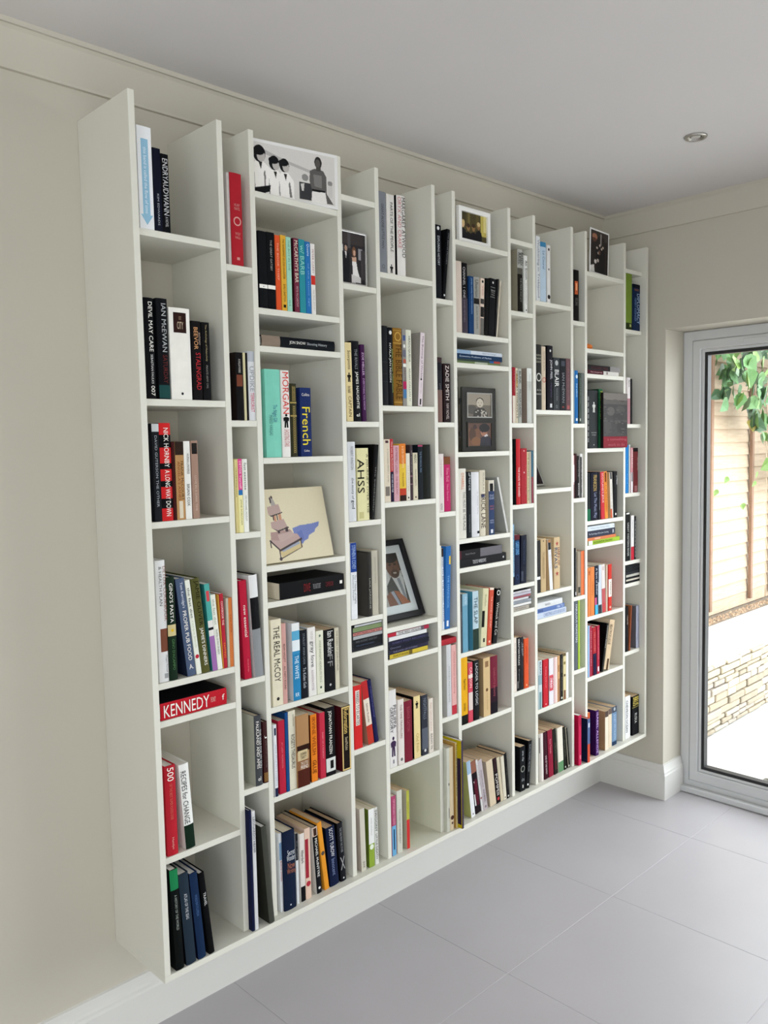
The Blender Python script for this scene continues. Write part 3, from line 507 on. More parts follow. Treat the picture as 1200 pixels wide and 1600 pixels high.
('b', 2, 8, 503.8, 3, 0.4, 18.4, 202, 150, -3.7, 'h', '1d1f24', 'c8c8c4', 'c', [(0, 0.14, 'c8b4a4'), (0.02, 0.13, '4a3028', 0.6), ('disc', 0.9, 0.94, 'd8d8d8')], [('MICHAEL McINTYRE', 0.17, 0.75, 'eeebe4', 0.45)], 'black autobiography with white lettering, ninth cubby down, tenth column from glass door'),
('b', 2, 8, 533.3, 3, 0.4, 15.6, 211, 130, -6.6, 'p', 'dd922e', None, 't', [('disc', 0.42, 0.5, '5a5048')], [], 'mustard orange book with dark motif, ninth cubby down, tenth column from glass door'),
('b', 2, 8, 555.1, 3, 0.4, 33.4, 181, 140, -4.4, 'h', '1c2648', '10162c', 't', [], [('SCOTT TUROW', 0.02, 0.5, 'd6d8e0', 0.4, 0.5), ('Innocent', 0.54, 0.82, '7a88b0', 0.4, 0.5)], 'navy thriller with white block lettering, ninth cubby down, tenth column from glass door'),
('b', 2, 8, 595.7, 3, 0.4, 20.8, 181, 150, -3.5, 'h', '22232a', '101014', 't', [('cross', 0.58, 0.8, 'b8b8b8'), ('disc', 0.93, 0.96, 'c8c8c8')], [('THE ONE FROM THE OTHER', 0.08, 0.5, '8a8c90', 0.4)], 'charcoal book with crossed swords motif, ninth cubby down, tenth column from glass door'),
('b', 3, 2, 662.7, 3, 1359.4, 24, 226, 130, -0.8, 'p', 'dcca98', None, 'c', [('figure', 0.38, 0.5, '2a241a')], [('Scorpions', 0.1, 0.34, '2a241a', 0.6), ('the dreaded', 0.55, 0.64, '4a3a20', 0.6), ('CAPTAIN', 0.68, 0.94, '6a5430', 0.5)], 'cream book with black figures printed, third cubby down, ninth column from glass door'),
('b', 3, 2, 689.8, 3, 1359.4, 30.4, 232, 150, -1.4, 'h', '191b20', None, 'c', [], [('THE RIVALS', 0.1, 0.35, '8a8c92', 0.35), ('JAMES NAUGHTIE', 0.38, 0.84, 'eeebe4', 0.42), ('el', 0.9, 0.94, 'eeebe4', 0.4, 0.5, 'h')], 'black hardback with white lettering, two lines, third cubby down, ninth column from glass door'),
('b', 3, 2, 723.6, 3, 1359.4, 15.7, 224, 130, -1, 'p', '4a2050', None, 'c', [], [('ZOE HELLER', 0.1, 0.4, 'd8b8dc', 0.5), ('EVERYTHING YOU KNOW', 0.44, 0.85, 'c09ac8', 0.45)], 'purple paperback with pale lettering, third cubby down, ninth column from glass door'),
('b', 3, 3, 661.3, 3, 1067.4, 30, 233, 150, -0, 'h', 'd4d6da', None, 'w', [], [('ROBERT WINSTON', 0.06, 0.35, '7a7c82', 0.35), ('the story of', 0.45, 0.72, '6a6c72', 0.4), ('god', 0.73, 0.84, '2a2c30', 0.5)], 'white hardback with grey spaced lettering, fourth cubby down, ninth column from glass door'),
('b', 3, 3, 696.8, 3, 1067.4, 45.1, 214, 140, -0, 'p', 'ded8a8', None, 'c', [(0.88, 0.97, 'c8c08a', 0.4, 0.3)], [('AHSS', 0.15, 0.62, '1c1a16', 0.6, 0.3), ('A JOURNEY OVER THE', 0.08, 0.9, '4a4a40', 0.2, 0.85)], 'pale yellow book with black brush script, fourth cubby down, ninth column from glass door'),
('b', 3, 3, 763.6, 3, 1067.4, 17.3, 224, 160, 5.9, 'h', '1b1a1a', '151515', 'c', [], [('the bookseller', 0.3, 0.9, '7a7a76', 0.3)], 'black book leaning on divider behind yellow one, fourth cubby down, ninth column from glass door'),
('b', 3, 4, 662, 3, 777.4, 23.5, 227, 130, -0, 'p', 'e2e4e8', None, 'c', [(0, 0.38, '26479a')], [('STEPHEN R COVEY', 0.03, 0.34, 'a8c0e4', 0.6), ('The 7 Habits of Highly', 0.42, 0.8, '4a4e58', 0.35, 0.65), ('Effective People', 0.42, 0.75, '6a6e78', 0.3, 0.3)], 'blue and white self help paperback, fifth cubby down, ninth column from glass door'),
('b', 3, 4, 721.4, -3, 777.4, 18.5, 193, 150, -0, 'h', '3a3835', '4c4843', 'c', [], [('LISA JARDINE', 0.4, 0.88, 'b0aca4', 0.35)], 'dark brown hardback with cloth cover, fifth cubby down, ninth column from glass door'),
('b', 3, 4, 746.9, 3, 777.4, 24.6, 196, 140, -0, 'p', 'b8b2a2', None, 'c', [], [('JONATHAN RABAN', 0.1, 0.5, '8a8474', 0.25)], 'oatmeal hardback with faint print, fifth cubby down, ninth column from glass door'),
('c', 3, 5, 785.7, 3, 752.3, 6.2, 116, 135, -90, 'p', 'b8babc', '2a2b2d', 'c', [], [], 'white film case topmost in the small pile, sixth cubby down, ninth column from glass door'),
('c', 3, 5, 785.7, 3, 737, 14.9, 123, 125, -90, 'p', '7a8a62', None, 'c', [], [], 'olive case under the white one, sixth cubby down, ninth column from glass door'),
('c', 3, 5, 787, 3, 726.8, 9.8, 124, 125, -90, 'p', 'c4807a', None, 'c', [], [('PUPPY PEARLS THE THE', 0.05, 0.9, '4a2a2a', 0.5)], 'salmon case with dark lettering, sixth cubby down, ninth column from glass door'),
('c', 3, 5, 787, 3, 715.2, 11.2, 124, 125, -90, 'p', 'a8aaac', None, 'c', [], [], 'silver grey case below the salmon one, sixth cubby down, ninth column from glass door'),
('c', 3, 5, 787.5, 3, 701.3, 13.5, 125, 135, -90, 'p', '26282c', None, 'c', [], [('FREE MOZART GREATEST', 0.1, 0.8, '6a6c72', 0.4)], 'black case below the silver one, sixth cubby down, ninth column from glass door'),
('c', 3, 5, 787.5, 3, 690.6, 10.3, 125, 135, -90, 'p', '1e2024', None, 'c', [], [('THE SHIPPING NEWS', 0.1, 0.7, '54607a', 0.4)], 'black case with blue grey lettering, sixth cubby down, ninth column from glass door'),
('c', 3, 5, 787.5, 3, 680.4, 9.8, 125, 135, -90, 'p', '2a2c33', None, 'c', [], [], 'charcoal case at the foot of the pile, sixth cubby down, ninth column from glass door'),
('b', 3, 6, 662.2, 3, 384.4, 31.4, 193, 130, -0, 'p', 'cc2a2a', None, 'c', [(0.08, 0.63, 'ecdcd4', 0.5, 0.45)], [('FAREED TO ECARTES', 0.1, 0.62, '2a1a1a', 0.38, 0.45)], 'bright red book with white title strip, seventh cubby down, ninth column from glass door'),
('b', 3, 6, 718, 3, 384.4, 23.7, 200, 130, -7.2, 'p', 'b8382c', 'a07a64', 'c', [(0, 0.28, 'b02a2c'), (0.28, 0.7, 'e0d4c4')], [('Salman Rushdie', 0.35, 0.65, '6a4a40', 0.3)], 'red book with cream middle panel, seventh cubby down, ninth column from glass door'),
('b', 3, 6, 746.5, 3, 384.4, 15.7, 200, 140, -8.2, 'h', '26265a', None, 'c', [], [('A PARTISANS DAUGHTER', 0.1, 0.6, '5a5a94', 0.3)], 'navy blue book leaning on the red one, seventh cubby down, ninth column from glass door'),
('b', 3, 7, 678.3, 3, 0.4, 19.9, 196, 140, -1.2, 'p', 'c9c4b6', 'a89c92', 'c', [], [('BOOK', 0.85, 0.95, '5a5650', 0.4)], 'pale grey book with barcode on cover, eighth cubby down, ninth column from glass door'),
('b', 3, 7, 710.5, 3, 0.4, 22.2, 183, 140, -0, 'p', '8aa23c', '5a6a28', 'c', [(0, 0.6, 'e4e4e2'), ('disc', 0.61, 0.7, 'dfe6d4')], [('DAVID NICHOLLS', 0.15, 0.45, 'a8a8a4', 0.25)], 'white and lime green book, eighth cubby down, ninth column from glass door'),
('b', 3, 7, 736, 3, 0.4, 14.8, 181, 130, -1, 'p', 'd2d2cc', None, 'c', [], [('SWOONY', 0.04, 0.42, '1c1c1c', 0.6), ('LITTLE DEATH', 0.46, 0.9, '3a3a38', 0.5)], 'white book with black wood type lettering, eighth cubby down, ninth column from glass door'),
('b', 4, 0, 806.5, 3, 1802.4, 29, 235, 140, -0, 'p', '7c7f86', None, 'c', [('ring', 0.9, 0.95, '5a5c62')], [('GREAT ALONE LITTLE MAN', 0.15, 0.7, '4a4c52', 0.35)], 'grey paperback with dark grey lettering, top cubby, eighth column from glass door'),
('b', 4, 0, 838.7, 3, 1802.4, 32.2, 233, 135, -0, 'p', 'd8d4ce', None, 'c', [('figure', 0.88, 0.99, '2a2828')], [('PARTS OF THE PEOPLE', 0.1, 0.72, '4a4644', 0.35, 0.6)], 'off white paperback with lantern motif, top cubby, eighth column from glass door'),
('b', 4, 0, 882.2, 3, 1802.4, 35.7, 238, 150, -0, 'h', 'e0dcd8', '1c1a1c', 'w', [], [('MARGARET ATWOOD', 0.02, 0.77, '2a2628', 0.42, 0.75), ('ORYX AND CRAKE', 0.02, 0.66, 'c07a7e', 0.42, 0.28)], 'white hardback with black and red lettering, top cubby, eighth column from glass door'),
('b', 4, 1, 806.7, 3, 1408.4, 26.5, 237, 150, -0, 'h', '26282c', None, 'c', [(0.45, 0.452, '4a4c50'), (0.6, 0.602, '4a4c50'), (0.7, 0.702, '4a4c50')], [], 'thick charcoal book with faint grid, second cubby down, eighth column from glass door'),
('b', 4, 1, 834.3, 3, 1408.4, 19.2, 234, 150, -0, 'h', '1c1d22', None, 'c', [('disc', 0.04, 0.09, 'd8d8d8')], [('NYALA JAN NIXON', 0.2, 0.7, 'dcdcd8', 0.5, 0.3), ('Julius Caesar Ultimatum', 0.27, 0.83, 'a8b86a', 0.4, 0.8)], 'black book with white and lime script, second cubby down, eighth column from glass door'),
('b', 4, 1, 857.3, 3, 1408.4, 36.8, 235, 150, -0, 'h', '8a6428', None, 'c', [('ring', 0.05, 0.17, 'c09a4a'), (0.03, 0.035, 'c09a4a'), (0.19, 0.2, 'c09a4a'), (0.95, 0.96, 'c09a4a')], [('THE BIBLE FABLE', 0.2, 0.92, '5a3c12', 0.7, 0.55)], 'ornate brown and gold book, second cubby down, eighth column from glass door'),
('b', 4, 1, 895.5, 3, 1408.4, 15.9, 234, 130, -0, 'p', '8f8c88', None, 'c', [(0.08, 0.15, '4a5a8a', 0.7), (0.2, 0.24, 'e4e4e0', 0.5), (0.27, 0.36, '6a6a7a', 0.8), (0.39, 0.44, 'b05a4a', 0.7), (0.45, 0.49, 'e8e8e0', 0.8), (0.68, 0.78, 'b02a5a', 0.9), (0.78, 0.9, '4a7aa8', 0.8)], [('AWAYTHE', 0.5, 0.68, '6a4a40', 0.5)], 'slim grey book with coloured patches, second cubby down, eighth column from glass door'),
('b', 4, 1, 912.8, 3, 1408.4, 23.5, 233, 150, -0, 'h', 'dcdcca', None, 'c', [], [('HEADCQUELIA', 0.08, 0.42, '2f3f34', 0.4), ('ADAM CALLAN IV', 0.5, 0.94, '6a6a5c', 0.25)], 'ivory hardback with green black serif lettering, second cubby down, eighth column from glass door'),
('b', 4, 1, 980.6, 3, 1408.4, 19.3, 230, 135, 4.2, 'p', 'dccfd4', '8f8a84', 'c', [('disc', 0.62, 0.65, '2a2a2c'), (0.9, 0.98, '1c1c1e', 0.3)], [('The Burning of Wirkle', 0.04, 0.62, '6a4a60', 0.45), ('a bitter story', 0.67, 0.83, '9a8f94', 0.3)], 'pale pink book leaning outward with script, second cubby down, eighth column from glass door'),
('b', 4, 2, 807.5, 3, 1115.4, 25.6, 191, 128, -0, 'p', 'd8ccb8', None, 'c', [(0.75, 0.9, '7a726a', 0.7), (0.02, 0.06, '5a3a40', 0.5)], [('A THOUSAND PERFECT NOTES', 0.15, 0.68, '8a7f70', 0.2, 0.6)], 'cream paperback with ink drawing at foot, third cubby down, eighth column from glass door'),
('b', 4, 2, 833.8, 3, 1115.4, 13.2, 192, 128, -0, 'p', 'b0323a', None, 'c', [(0.52, 1, '2a2444')], [('How Late the Revolution', 0.05, 0.5, 'e8c8c0', 0.5), ('HIGH RISE AND FAIR', 0.56, 0.85, 'c8c8d8', 0.45)], 'red over navy paperback, third cubby down, eighth column from glass door'),
('b', 4, 2, 848.3, 3, 1115.4, 23.6, 172, 128, -0, 'p', 'cfa0aa', None, 'c', [], [('EXTREMELY LOUD', 0.04, 0.5, '8a4a54', 0.4), ('THE TRUE WAY', 0.55, 0.88, 'a05a64', 0.35)], 'pink paperback with red capitals, third cubby down, eighth column from glass door'),
('b', 4, 2, 873.4, 3, 1115.4, 27.8, 177, 128, -0, 'p', 'e0bc40', None, 't', [(0, 0.35, 'd97c30'), (0.78, 0.9, 'b8402c'), (0.9, 1, '3a2420')], [('A BOB GROSSMAN', 0.04, 0.42, 'f4d0a0', 0.35), ('THE BLOSSOMS', 0.5, 0.75, '7a4a1c', 0.25)], 'orange and yellow paperback with dark foot, third cubby down, eighth column from glass door'),
('b', 4, 2, 903.1, 3, 1115.4, 16.3, 147, 112, -0, 'p', 'dcd6c8', None, 'c', [('disc', 0.92, 0.96, '3a2a28')], [('TH FORSTER', 0.25, 0.8, 'b4a894', 0.3)], 'short cream paperback with penguin foot, third cubby down, eighth column from glass door'),
('b', 4, 2, 920, 3, 1115.4, 12.2, 173, 125, -0, 'p', '4a3a3e', None, 'c', [(0.55, 0.58, '7a5a62'), (0.7, 0.72, '8a6a72')], [('THE VILLAGE ROAD', 0.1, 0.5, 'a8a0a0', 0.3)], 'dark mottled paperback, third cubby down, eighth column from glass door'),
('b', 4, 2, 933.8, 3, 1115.4, 20.4, 148, 112, -0, 'p', 'd6ceb4', None, 'c', [('disc', 0.92, 0.96, '3a2a28')], [('HERZOG', 0.03, 0.22, '2a2622', 0.5), ('PENGUIN ESSAYS', 0.35, 0.7, '8a806c', 0.3)], 'short ivory paperback with dark capitals, third cubby down, eighth column from glass door'),
('b', 4, 2, 956.9, 3, 1115.4, 21.2, 172, 125, -0, 'p', '1c232c', None, 'c', [(0, 0.03, 'b04a6a')], [('THE PROVINCIAL MAN', 0.12, 0.5, '6a8098', 0.4)], 'blue black paperback with grey lettering, third cubby down, eighth column from glass door'),
('b', 4, 2, 979.1, 3, 1115.4, 36.1, 173, 140, -0, 'h', '1e221c', None, 'c', [], [], 'very thick dark green cloth book, third cubby down, eighth column from glass door'),
('c', 4, 4, 993.5, 3, 698.5, 11, 186, 135, -90, 'p', 'd8d4d4', '8a2434', 'c', [(0, 0.2, 'b02a3c'), (0.88, 1, 'a82a44'), (0.8, 0.88, '6a5a64')], [('THE RED VIOLIN', 0.24, 0.78, '1c1c1e', 0.62)], 'white case with red ends and black title, fifth cubby down, eighth column from glass door'),
('c', 4, 4, 986.9, 3, 684.3, 13.9, 177, 135, -90, 'p', 'dcdcdc', None, 'c', [(0, 0.02, '8a8a8c')], [], 'plain white case second in its pile, fifth cubby down, eighth column from glass door'),
('c', 4, 4, 993.5, 3, 669.7, 14.1, 185, 140, -90, 'p', '2b2a44', None, 'c', [], [('RABBIT FOOT RECORDS', 0.1, 0.9, '5a5880', 0.4)], 'navy case with faint blue lettering, fifth cubby down, eighth column from glass door'),
('c', 4, 4, 995.8, 3, 655, 14.4, 187, 140, -90, 'p', '232438', None, 'c', [], [('Doctor', 0.05, 0.3, '7a7a94', 0.4)], 'dark blue case above the striped one, fifth cubby down, eighth column from glass door'),
('c', 4, 4, 992.1, 3, 643.6, 11, 182, 140, -90, 'p', '35324e', None, 'c', [], [('THE LIVES OF OTHERS', 0.1, 0.7, '8a88a0', 0.4)], 'violet grey case with pale stripe, fifth cubby down, eighth column from glass door'),
('c', 4, 4, 990.6, 3, 628.4, 14.8, 179, 135, -90, 'p', 'c8b03c', None, 'c', [(0.5, 0.58, '6a5a24')], [('DUALITY ROUND', 0.1, 0.5, '4a3c14', 0.5)], 'yellow case at the foot of its pile, fifth cubby down, eighth column from glass door'),
('b', 4, 5, 808.2, 3, 284.4, 30.1, 247, 130, -0, 'p', 'dcd8d6', None, 'c', [('figure', 0.6, 0.86, '4a3458'), ('rect', 0.9, 0.95, '7a7a80', 0.2)], [('PHILIPPA', 0.2, 0.5, '3a3440', 0.42, 0.72), ('GREGORY', 0.22, 0.55, '3a3440', 0.42, 0.28)], 'white paperback with purple dressed figure, sixth cubby down, eighth column from glass door'),
('b', 4, 5, 846.6, 3, 284.4, 25.1, 209, 130, -0, 'p', 'dcd4ce', None, 't', [('disc', 0.9, 0.95, '6a6a6a')], [('THE TIME TRAVELLERS', 0.08, 0.6, '8a6a62', 0.35)], 'cream paperback with brown small capitals, sixth cubby down, eighth column from glass door'),
('b', 4, 5, 873.7, 3, 284.4, 34.7, 197, 130, -0, 'p', '7f2436', None, 't', [], [('ELEANOR CATTON', 0.1, 0.5, 'a8505c', 0.35)], 'maroon paperback with faint lettering, sixth cubby down, eighth column from glass door'),
('b', 4, 5, 917, 3, 284.4, 29.7, 203, 130, -0, 'p', 'e0cc94', '1c1a18', 't', [('figure', 0.08, 0.2, '1c1a18')], [('Old Filth', 0.6, 0.9, 'b09a5a', 0.4)], 'cream yellow paperback with black bird motif, sixth cubby down, eighth column from glass door'),
('b', 4, 5, 954, 3, 284.4, 28, 198, 130, -0, 'p', '3a3d48', None, 't', [(0.55, 0.9, '5a5f6a'), ('disc', 0.9, 0.95, 'd0d0d0')], [('NIGHTFALLS', 0.05, 0.4, '7a808c', 0.5)], 'slate paperback with pale foot, sixth cubby down, eighth column from glass door'),
('b', 4, 5, 988, 3, 284.4, 20.2, 180, 125, -0, 'p', 'dcd2c6', None, 'c', [], [('Peter Lamont and the', 0.08, 0.6, 'c09a90', 0.35), ('RADIO TIL', 0.65, 0.95, '4a4a4c', 0.4)], 'ivory paperback with faint red script, sixth cubby down, eighth column from glass door'),
('b', 4, 6, 810, 3, 0.4, 17.9, 193, 130, -0, 'p', 'a8466a', None, 'c', [(0.5, 1, '6aa4cc'), (0.56, 0.9, '2a4a6a', 0.3)], [('TOM WOLFE BACK TO BLOOD', 0.05, 0.48, 'e0a8bc', 0.5)], 'thin plum and sky blue paperback, seventh cubby down, eighth column from glass door'),
('b', 4, 6, 833.5, 3, 0.4, 22.4, 203, 130, -0, 'p', 'c8c8bc', None, 't', [], [('THE CHILD THAT BOOKS BUILT', 0.3, 0.85, '7a7a70', 0.3)], 'thin pale grey paperback with small print, seventh cubby down, eighth column from glass door'),
('b', 4, 6, 876.3, 3, 0.4, 12.8, 191, 140, -0, 'p', 'b0b04a', 'b0a894', 't', [(0.5, 1, 'c83434')], [('Margaret', 0.2, 0.4, '7a7a2a', 0.3)], 'beige book with olive and red spine, seventh cubby down, eighth column from glass door'),
('b', 5, 0, 1053.5, 3, 1752.4, 27.3, 230, 130, -0, 'p', '1d2026', None, 'c', [('disc', 0.02, 0.07, 'e0e0e0')], [('EXPLORING HISTORY', 0.15, 0.55, 'b8bcc2', 0.35)], 'black paperback with white penguin mark, top cubby, seventh column from glass door'),
('b', 5, 0, 1097.9, 3, 1752.4, 14.4, 225, 140, 7.1, 'h', '17181b', None, 'c', [('disc', 0.93, 0.96, 'd0d0d0')], [('The Secret Hunters', 0.05, 0.5, '8a8c90', 0.35)], 'black book leaning away with grey print, top cubby, seventh column from glass door'),
('b', 5, 1, 1050.5, 3, 1359.4, 26.6, 207, 140, -0, 'h', '2b2c34', None, 'c', [(0, 0.08, '4a3638'), (0.5, 1, '7a5f58'), (0.08, 0.2, '23242c')], [('JUPITER JONES', 0.4, 0.6, '6a6a70', 0.3)], 'dark book fading to brown at foot, second cubby down, seventh column from glass door'),
('b', 5, 1, 1083, 3, 1359.4, 33.1, 189, 135, -0, 'p', '301f22', None, 'c', [], [('ZADIE SMITH', 0.03, 0.62, 'dcd0cc', 0.5), ('NW NOVEL', 0.68, 0.95, 'c0b4b0', 0.4)], 'dark maroon book with white capitals, second cubby down, seventh column from glass door'),
('b', 5, 2, 1050.5, 3, 1068.4, 26.9, 189, 130, -0, 'p', 'dcd2ce', None, 'c', [], [('ALDOUS', 0.85, 0.96, '5a4a4a', 0.35), ('THE DOORS', 0.1, 0.4, 'c0a8a8', 0.3)], 'pale pinkish white paperback, third cubby down, seventh column from glass door'),
('b', 5, 2, 1079.6, 3, 1068.4, 29.6, 179, 130, -0, 'p', 'b82460', None, 'c', [(0, 0.14, '7a4a2c')], [('Wolves World', 0.2, 0.45, 'e08aa8', 0.5), ('Nicci Gerrard', 0.5, 0.8, 'd880a0', 0.3)], 'magenta paperback with brown head, third cubby down, seventh column from glass door'),
('b', 5, 3, 1050.5, 3, 679.4, 8.7, 279, 130, -0, 'p', 'd8d4c8', None, 'c', [], [], 'thin cream book beside blue ones, fourth cubby down, seventh column from glass door'),
('b', 5, 3, 1060.6, 3, 679.4, 8.7, 270, 130, -0, 'p', 'cfd8e4', None, 'c', [(0, 0.1, '3a2a24')], [('HOW TO BE THE MAGIC MENTOR', 0.1, 0.9, '2a3a5a', 0.6)], 'thin white and blue book with black print, fourth cubby down, seventh column from glass door'),
('b', 5, 3, 1096.4, 3, 679.4, 24.1, 274, 140, 2.4, 'p', '2a66a8', None, 'c', [(0.12, 0.22, 'd8b84a', 0.35, 0.8), (0.9, 0.97, 'dfe4ea', 0.4)], [('THE HANDBOOK', 0.35, 0.75, '7ab0dc', 0.35)], 'bright blue book with yellow wedge, fourth cubby down, seventh column from glass door'),
('b', 5, 4, 1074.3, 0, 384.4, 22.6, 242, 150, -0, 'p', 'c8c8ca', 'b4b2ae', 'c', [], [('STACEY MATTHEWS', 0.3, 0.8, '9a9a9c', 0.3)], 'tall pale grey paperback, fifth cubby down, seventh column from glass door'),
('b', 5, 4, 1102.7, 3, 384.4, 23.7, 236, 150, -0, 'p', 'dca8a4', None, 'c', [(0.87, 1, 'b83440')], [('Michael Deacon Something', 0.1, 0.7, 'a8605c', 0.35)], 'salmon pink paperback with red foot, fifth cubby down, seventh column from glass door'),
('b', 5, 5, 1064.5, -14, 0.4, 14, 285, 170, 0.5, 'h', 'c4c4b8', None, 'c', [(0.42, 0.45, '26221e', 0.3, 0.7), (0.72, 0.84, '5a4038', 0.2, 0.7)], [], 'pale grey book with dark scuffs, sixth cubby down, seventh column from glass door'),
('b', 5, 5, 1066.8, -14, 0.4, 19, 284, 170, -0, 'h', 'd6c4a4', 'c8bfae', 'c', [('disc', 0.82, 0.88, '5a3a34'), ('disc', 0.9, 0.93, '6a4a40')], [], 'cream cloth book stained at foot, sixth cubby down, seventh column from glass door'),
('b', 5, 5, 1092.9, -16, 0.4, 8.7, 294, 190, -0, 'p', 'dcc88a', 'b8904c', 'w', [], [('The House at the Garden in Rome', 0.02, 0.62, '4a3a28', 0.5), ('Carole Simmons', 0.68, 0.9, '8a7848', 0.4)], 'pale yellow book with dark lettering, sixth cubby down, seventh column from glass door'),
('b', 5, 5, 1102.9, -34, 0.4, 8.8, 302, 262, -0, 'p', '4c3f52', 'b8a418', 'w', [], [], 'tall yellow and purple book with plum spine, sixth cubby down, seventh column from glass door'),
('b', 6, 1, 1152.5, 3, 1653.4, 28.4, 230, 150, -0, 'h', 'cdbeb2', None, 'c', [], [], 'tall beige book with plain spine, second cubby down, sixth column from glass door'),
('b', 6, 1, 1182.1, 3, 1653.4, 27.9, 228, 150, -0, 'h', '1b1a1d', None, 'c', [(0.5, 1, '4a434e')], [('CHANNEL 1 ONE', 0.06, 0.5, 'b8b4b8', 0.4, 0.3), ('DAVID MITCHELL', 0.53, 0.85, '7a7080', 0.3, 0.3)], 'tall black and plum grey book, second cubby down, sixth column from glass door'),
('b', 6, 1, 1215.6, 3, 1653.4, 24, 189, 128, -0, 'p', '1f4474', None, 'c', [], [('JAMES HAMILTON PATERSON', 0.03, 0.65, '8ab0dc', 0.3)], 'blue paperback with pale lettering, second cubby down, sixth column from glass door'),
('b', 6, 1, 1240.8, 3, 1653.4, 27.8, 190, 128, -0, 'p', '9a9a94', None, 'c', [(0.37, 0.47, '2c2c2a')], [('Ulverton', 0.05, 0.35, '4a4a48', 0.6), ('ADAM THORPE', 0.5, 0.9, '5a5a58', 0.3)], 'grey paperback with black band, second cubby down, sixth column from glass door'),
('b', 6, 1, 1290.7, 3, 1653.4, 19.8, 189, 125, 2.3, 'p', 'dcc8b8', None, 'c', [('disc', 0.03, 0.08, '2a2a2a'), (0.36, 0.45, '4a4644', 0.9), (0.5, 0.68, '2c2a2a', 0.9), (0.7, 1, '6a6864', 0.9)], [('THE IRISH R.M.', 0.12, 0.3, 'b06a54', 0.35)], 'cream paperback with black and white picture, second cubby down, sixth column from glass door'),
('b', 6, 1, 1312.6, 3, 1653.4, 19.4, 192, 125, 3.8, 'p', '151416', None, 'c', [], [], 'black paperback with plain spine, second cubby down, sixth column from glass door'),
('b', 6, 1, 1347.4, 3, 1653.4, 30.5, 195, 125, 3.7, 'p', '1c1d20', None, 'c', [('disc', 0.05, 0.09, 'd8d8d4'), (0.15, 0.155, 'b8b8b4', 0.8), (0.32, 0.325, 'b8b8b4', 0.8)], [('Selected', 0.19, 0.22, 'b8b8b4', 0.7, 0.5, 'h'), ('Writings', 0.23, 0.26, 'a8a8a4', 0.6, 0.5, 'h'), ('Of Dylan', 0.27, 0.3, 'a8a8a4', 0.6, 0.5, 'h')], 'black paperback with penguin mark, ruled title, second cubby down, sixth column from glass door'),
('b', 6, 1, 1357.6, 3, 1653.4, 7.7, 198, 125, 5.8, 'p', '28272a', None, 'c', [], [('CITY STORIES', 0.3, 0.6, '8a8884', 0.4)], 'thin dark book leaning outward, second cubby down, sixth column from glass door'),
('b', 6, 1, 1364.6, 3, 1653.4, 5.8, 195, 125, 7.6, 'p', 'cfc6b4', None, 'c', [], [('the outsider companion', 0.1, 0.6, '7a6a5a', 0.4)], 'thin cream book leaning outward, second cubby down, sixth column from glass door'),
('b', 6, 2, 1390.5, 3, 1586.2, 12.1, 242, 160, -90, 'p', 'c8d0da', '3a3c40', 'w', [(0, 0.3, '8fa8c4')], [('Secret Lives', 0.55, 0.85, '5a6a84', 0.35)], 'pale blue magazine book lying topmost, third cubby down, sixth column from glass door'),
('b', 6, 2, 1390.5, 3, 1569.4, 16.4, 242, 160, -90, 'p', '1f3c60', None, 'w', [], [('Economics Problems of Market', 0.06, 0.75, 'c8d4e4', 0.32)], 'dark blue textbook lying flat with white print, third cubby down, sixth column from glass door'),
('b', 6, 2, 1377.5, 3, 1562.4, 6.6, 227, 150, -90, 'p', '3a4a44', None, 'w', [(0.75, 0.85, '2a5a9a'), (0.85, 1, 'a8443c')], [], 'thin green grey book with orange end, third cubby down, sixth column from glass door'),
('b', 6, 2, 1377.5, 3, 1555.4, 6.6, 227, 150, -90, 'p', '6a7a52', None, 'w', [(0.4, 0.7, 'a8b09a')], [('home', 0.45, 0.6, 'dce0d0', 0.4)], 'thin olive book lying lowest, third cubby down, sixth column from glass door'),
('b', 6, 4, 1147.7, 3, 971.4, 42.1, 235, 150, -0, 'h', 'dcd8ce', None, 'w', [], [("O'FARRELL", 0.06, 0.3, 'd07a54', 0.35, 0.55), ('THIS MUST BE THE PLACE', 0.33, 0.88, '5a5c5a', 0.3, 0.7)], 'white hardback with orange and grey capitals, fifth cubby down, sixth column from glass door'),
('b', 6, 4, 1191, 3, 971.4, 26, 223, 150, -0, 'h', '24282c', None, 'c', [('figure', 0.01, 0.06, 'a8a8a8')], [('Mercè', 0.05, 0.28, 'b8bcc0', 0.4, 0.6), ('RODOREDA', 0.65, 0.92, '6a6e74', 0.25)], 'charcoal hardback with white lettering, fifth cubby down, sixth column from glass door'),
('b', 6, 4, 1218.6, 3, 971.4, 39.6, 221, 150, -0, 'h', 'dcdce0', None, 'w', [('rect', 0.91, 0.95, '2a2c30', 0.3, 0.8)], [('a little life', 0.3, 0.65, 'b0b0b4', 0.15, 0.75)], 'plain white hardback with tiny print, fifth cubby down, sixth column from glass door'),
('b', 6, 4, 1262.7, 3, 971.4, 29.4, 226, 150, -0, 'h', 'd8d0bc', None, 'c', [(0.36, 0.41, '4a5a8a', 0.6)], [('BRICK LANE', 0.36, 0.88, '4a3028', 0.8, 0.5), ('MONICA ALI', 0.04, 0.32, '8a8478', 0.3, 0.6)], 'cream hardback with heavy brown title, fifth cubby down, sixth column from glass door'),
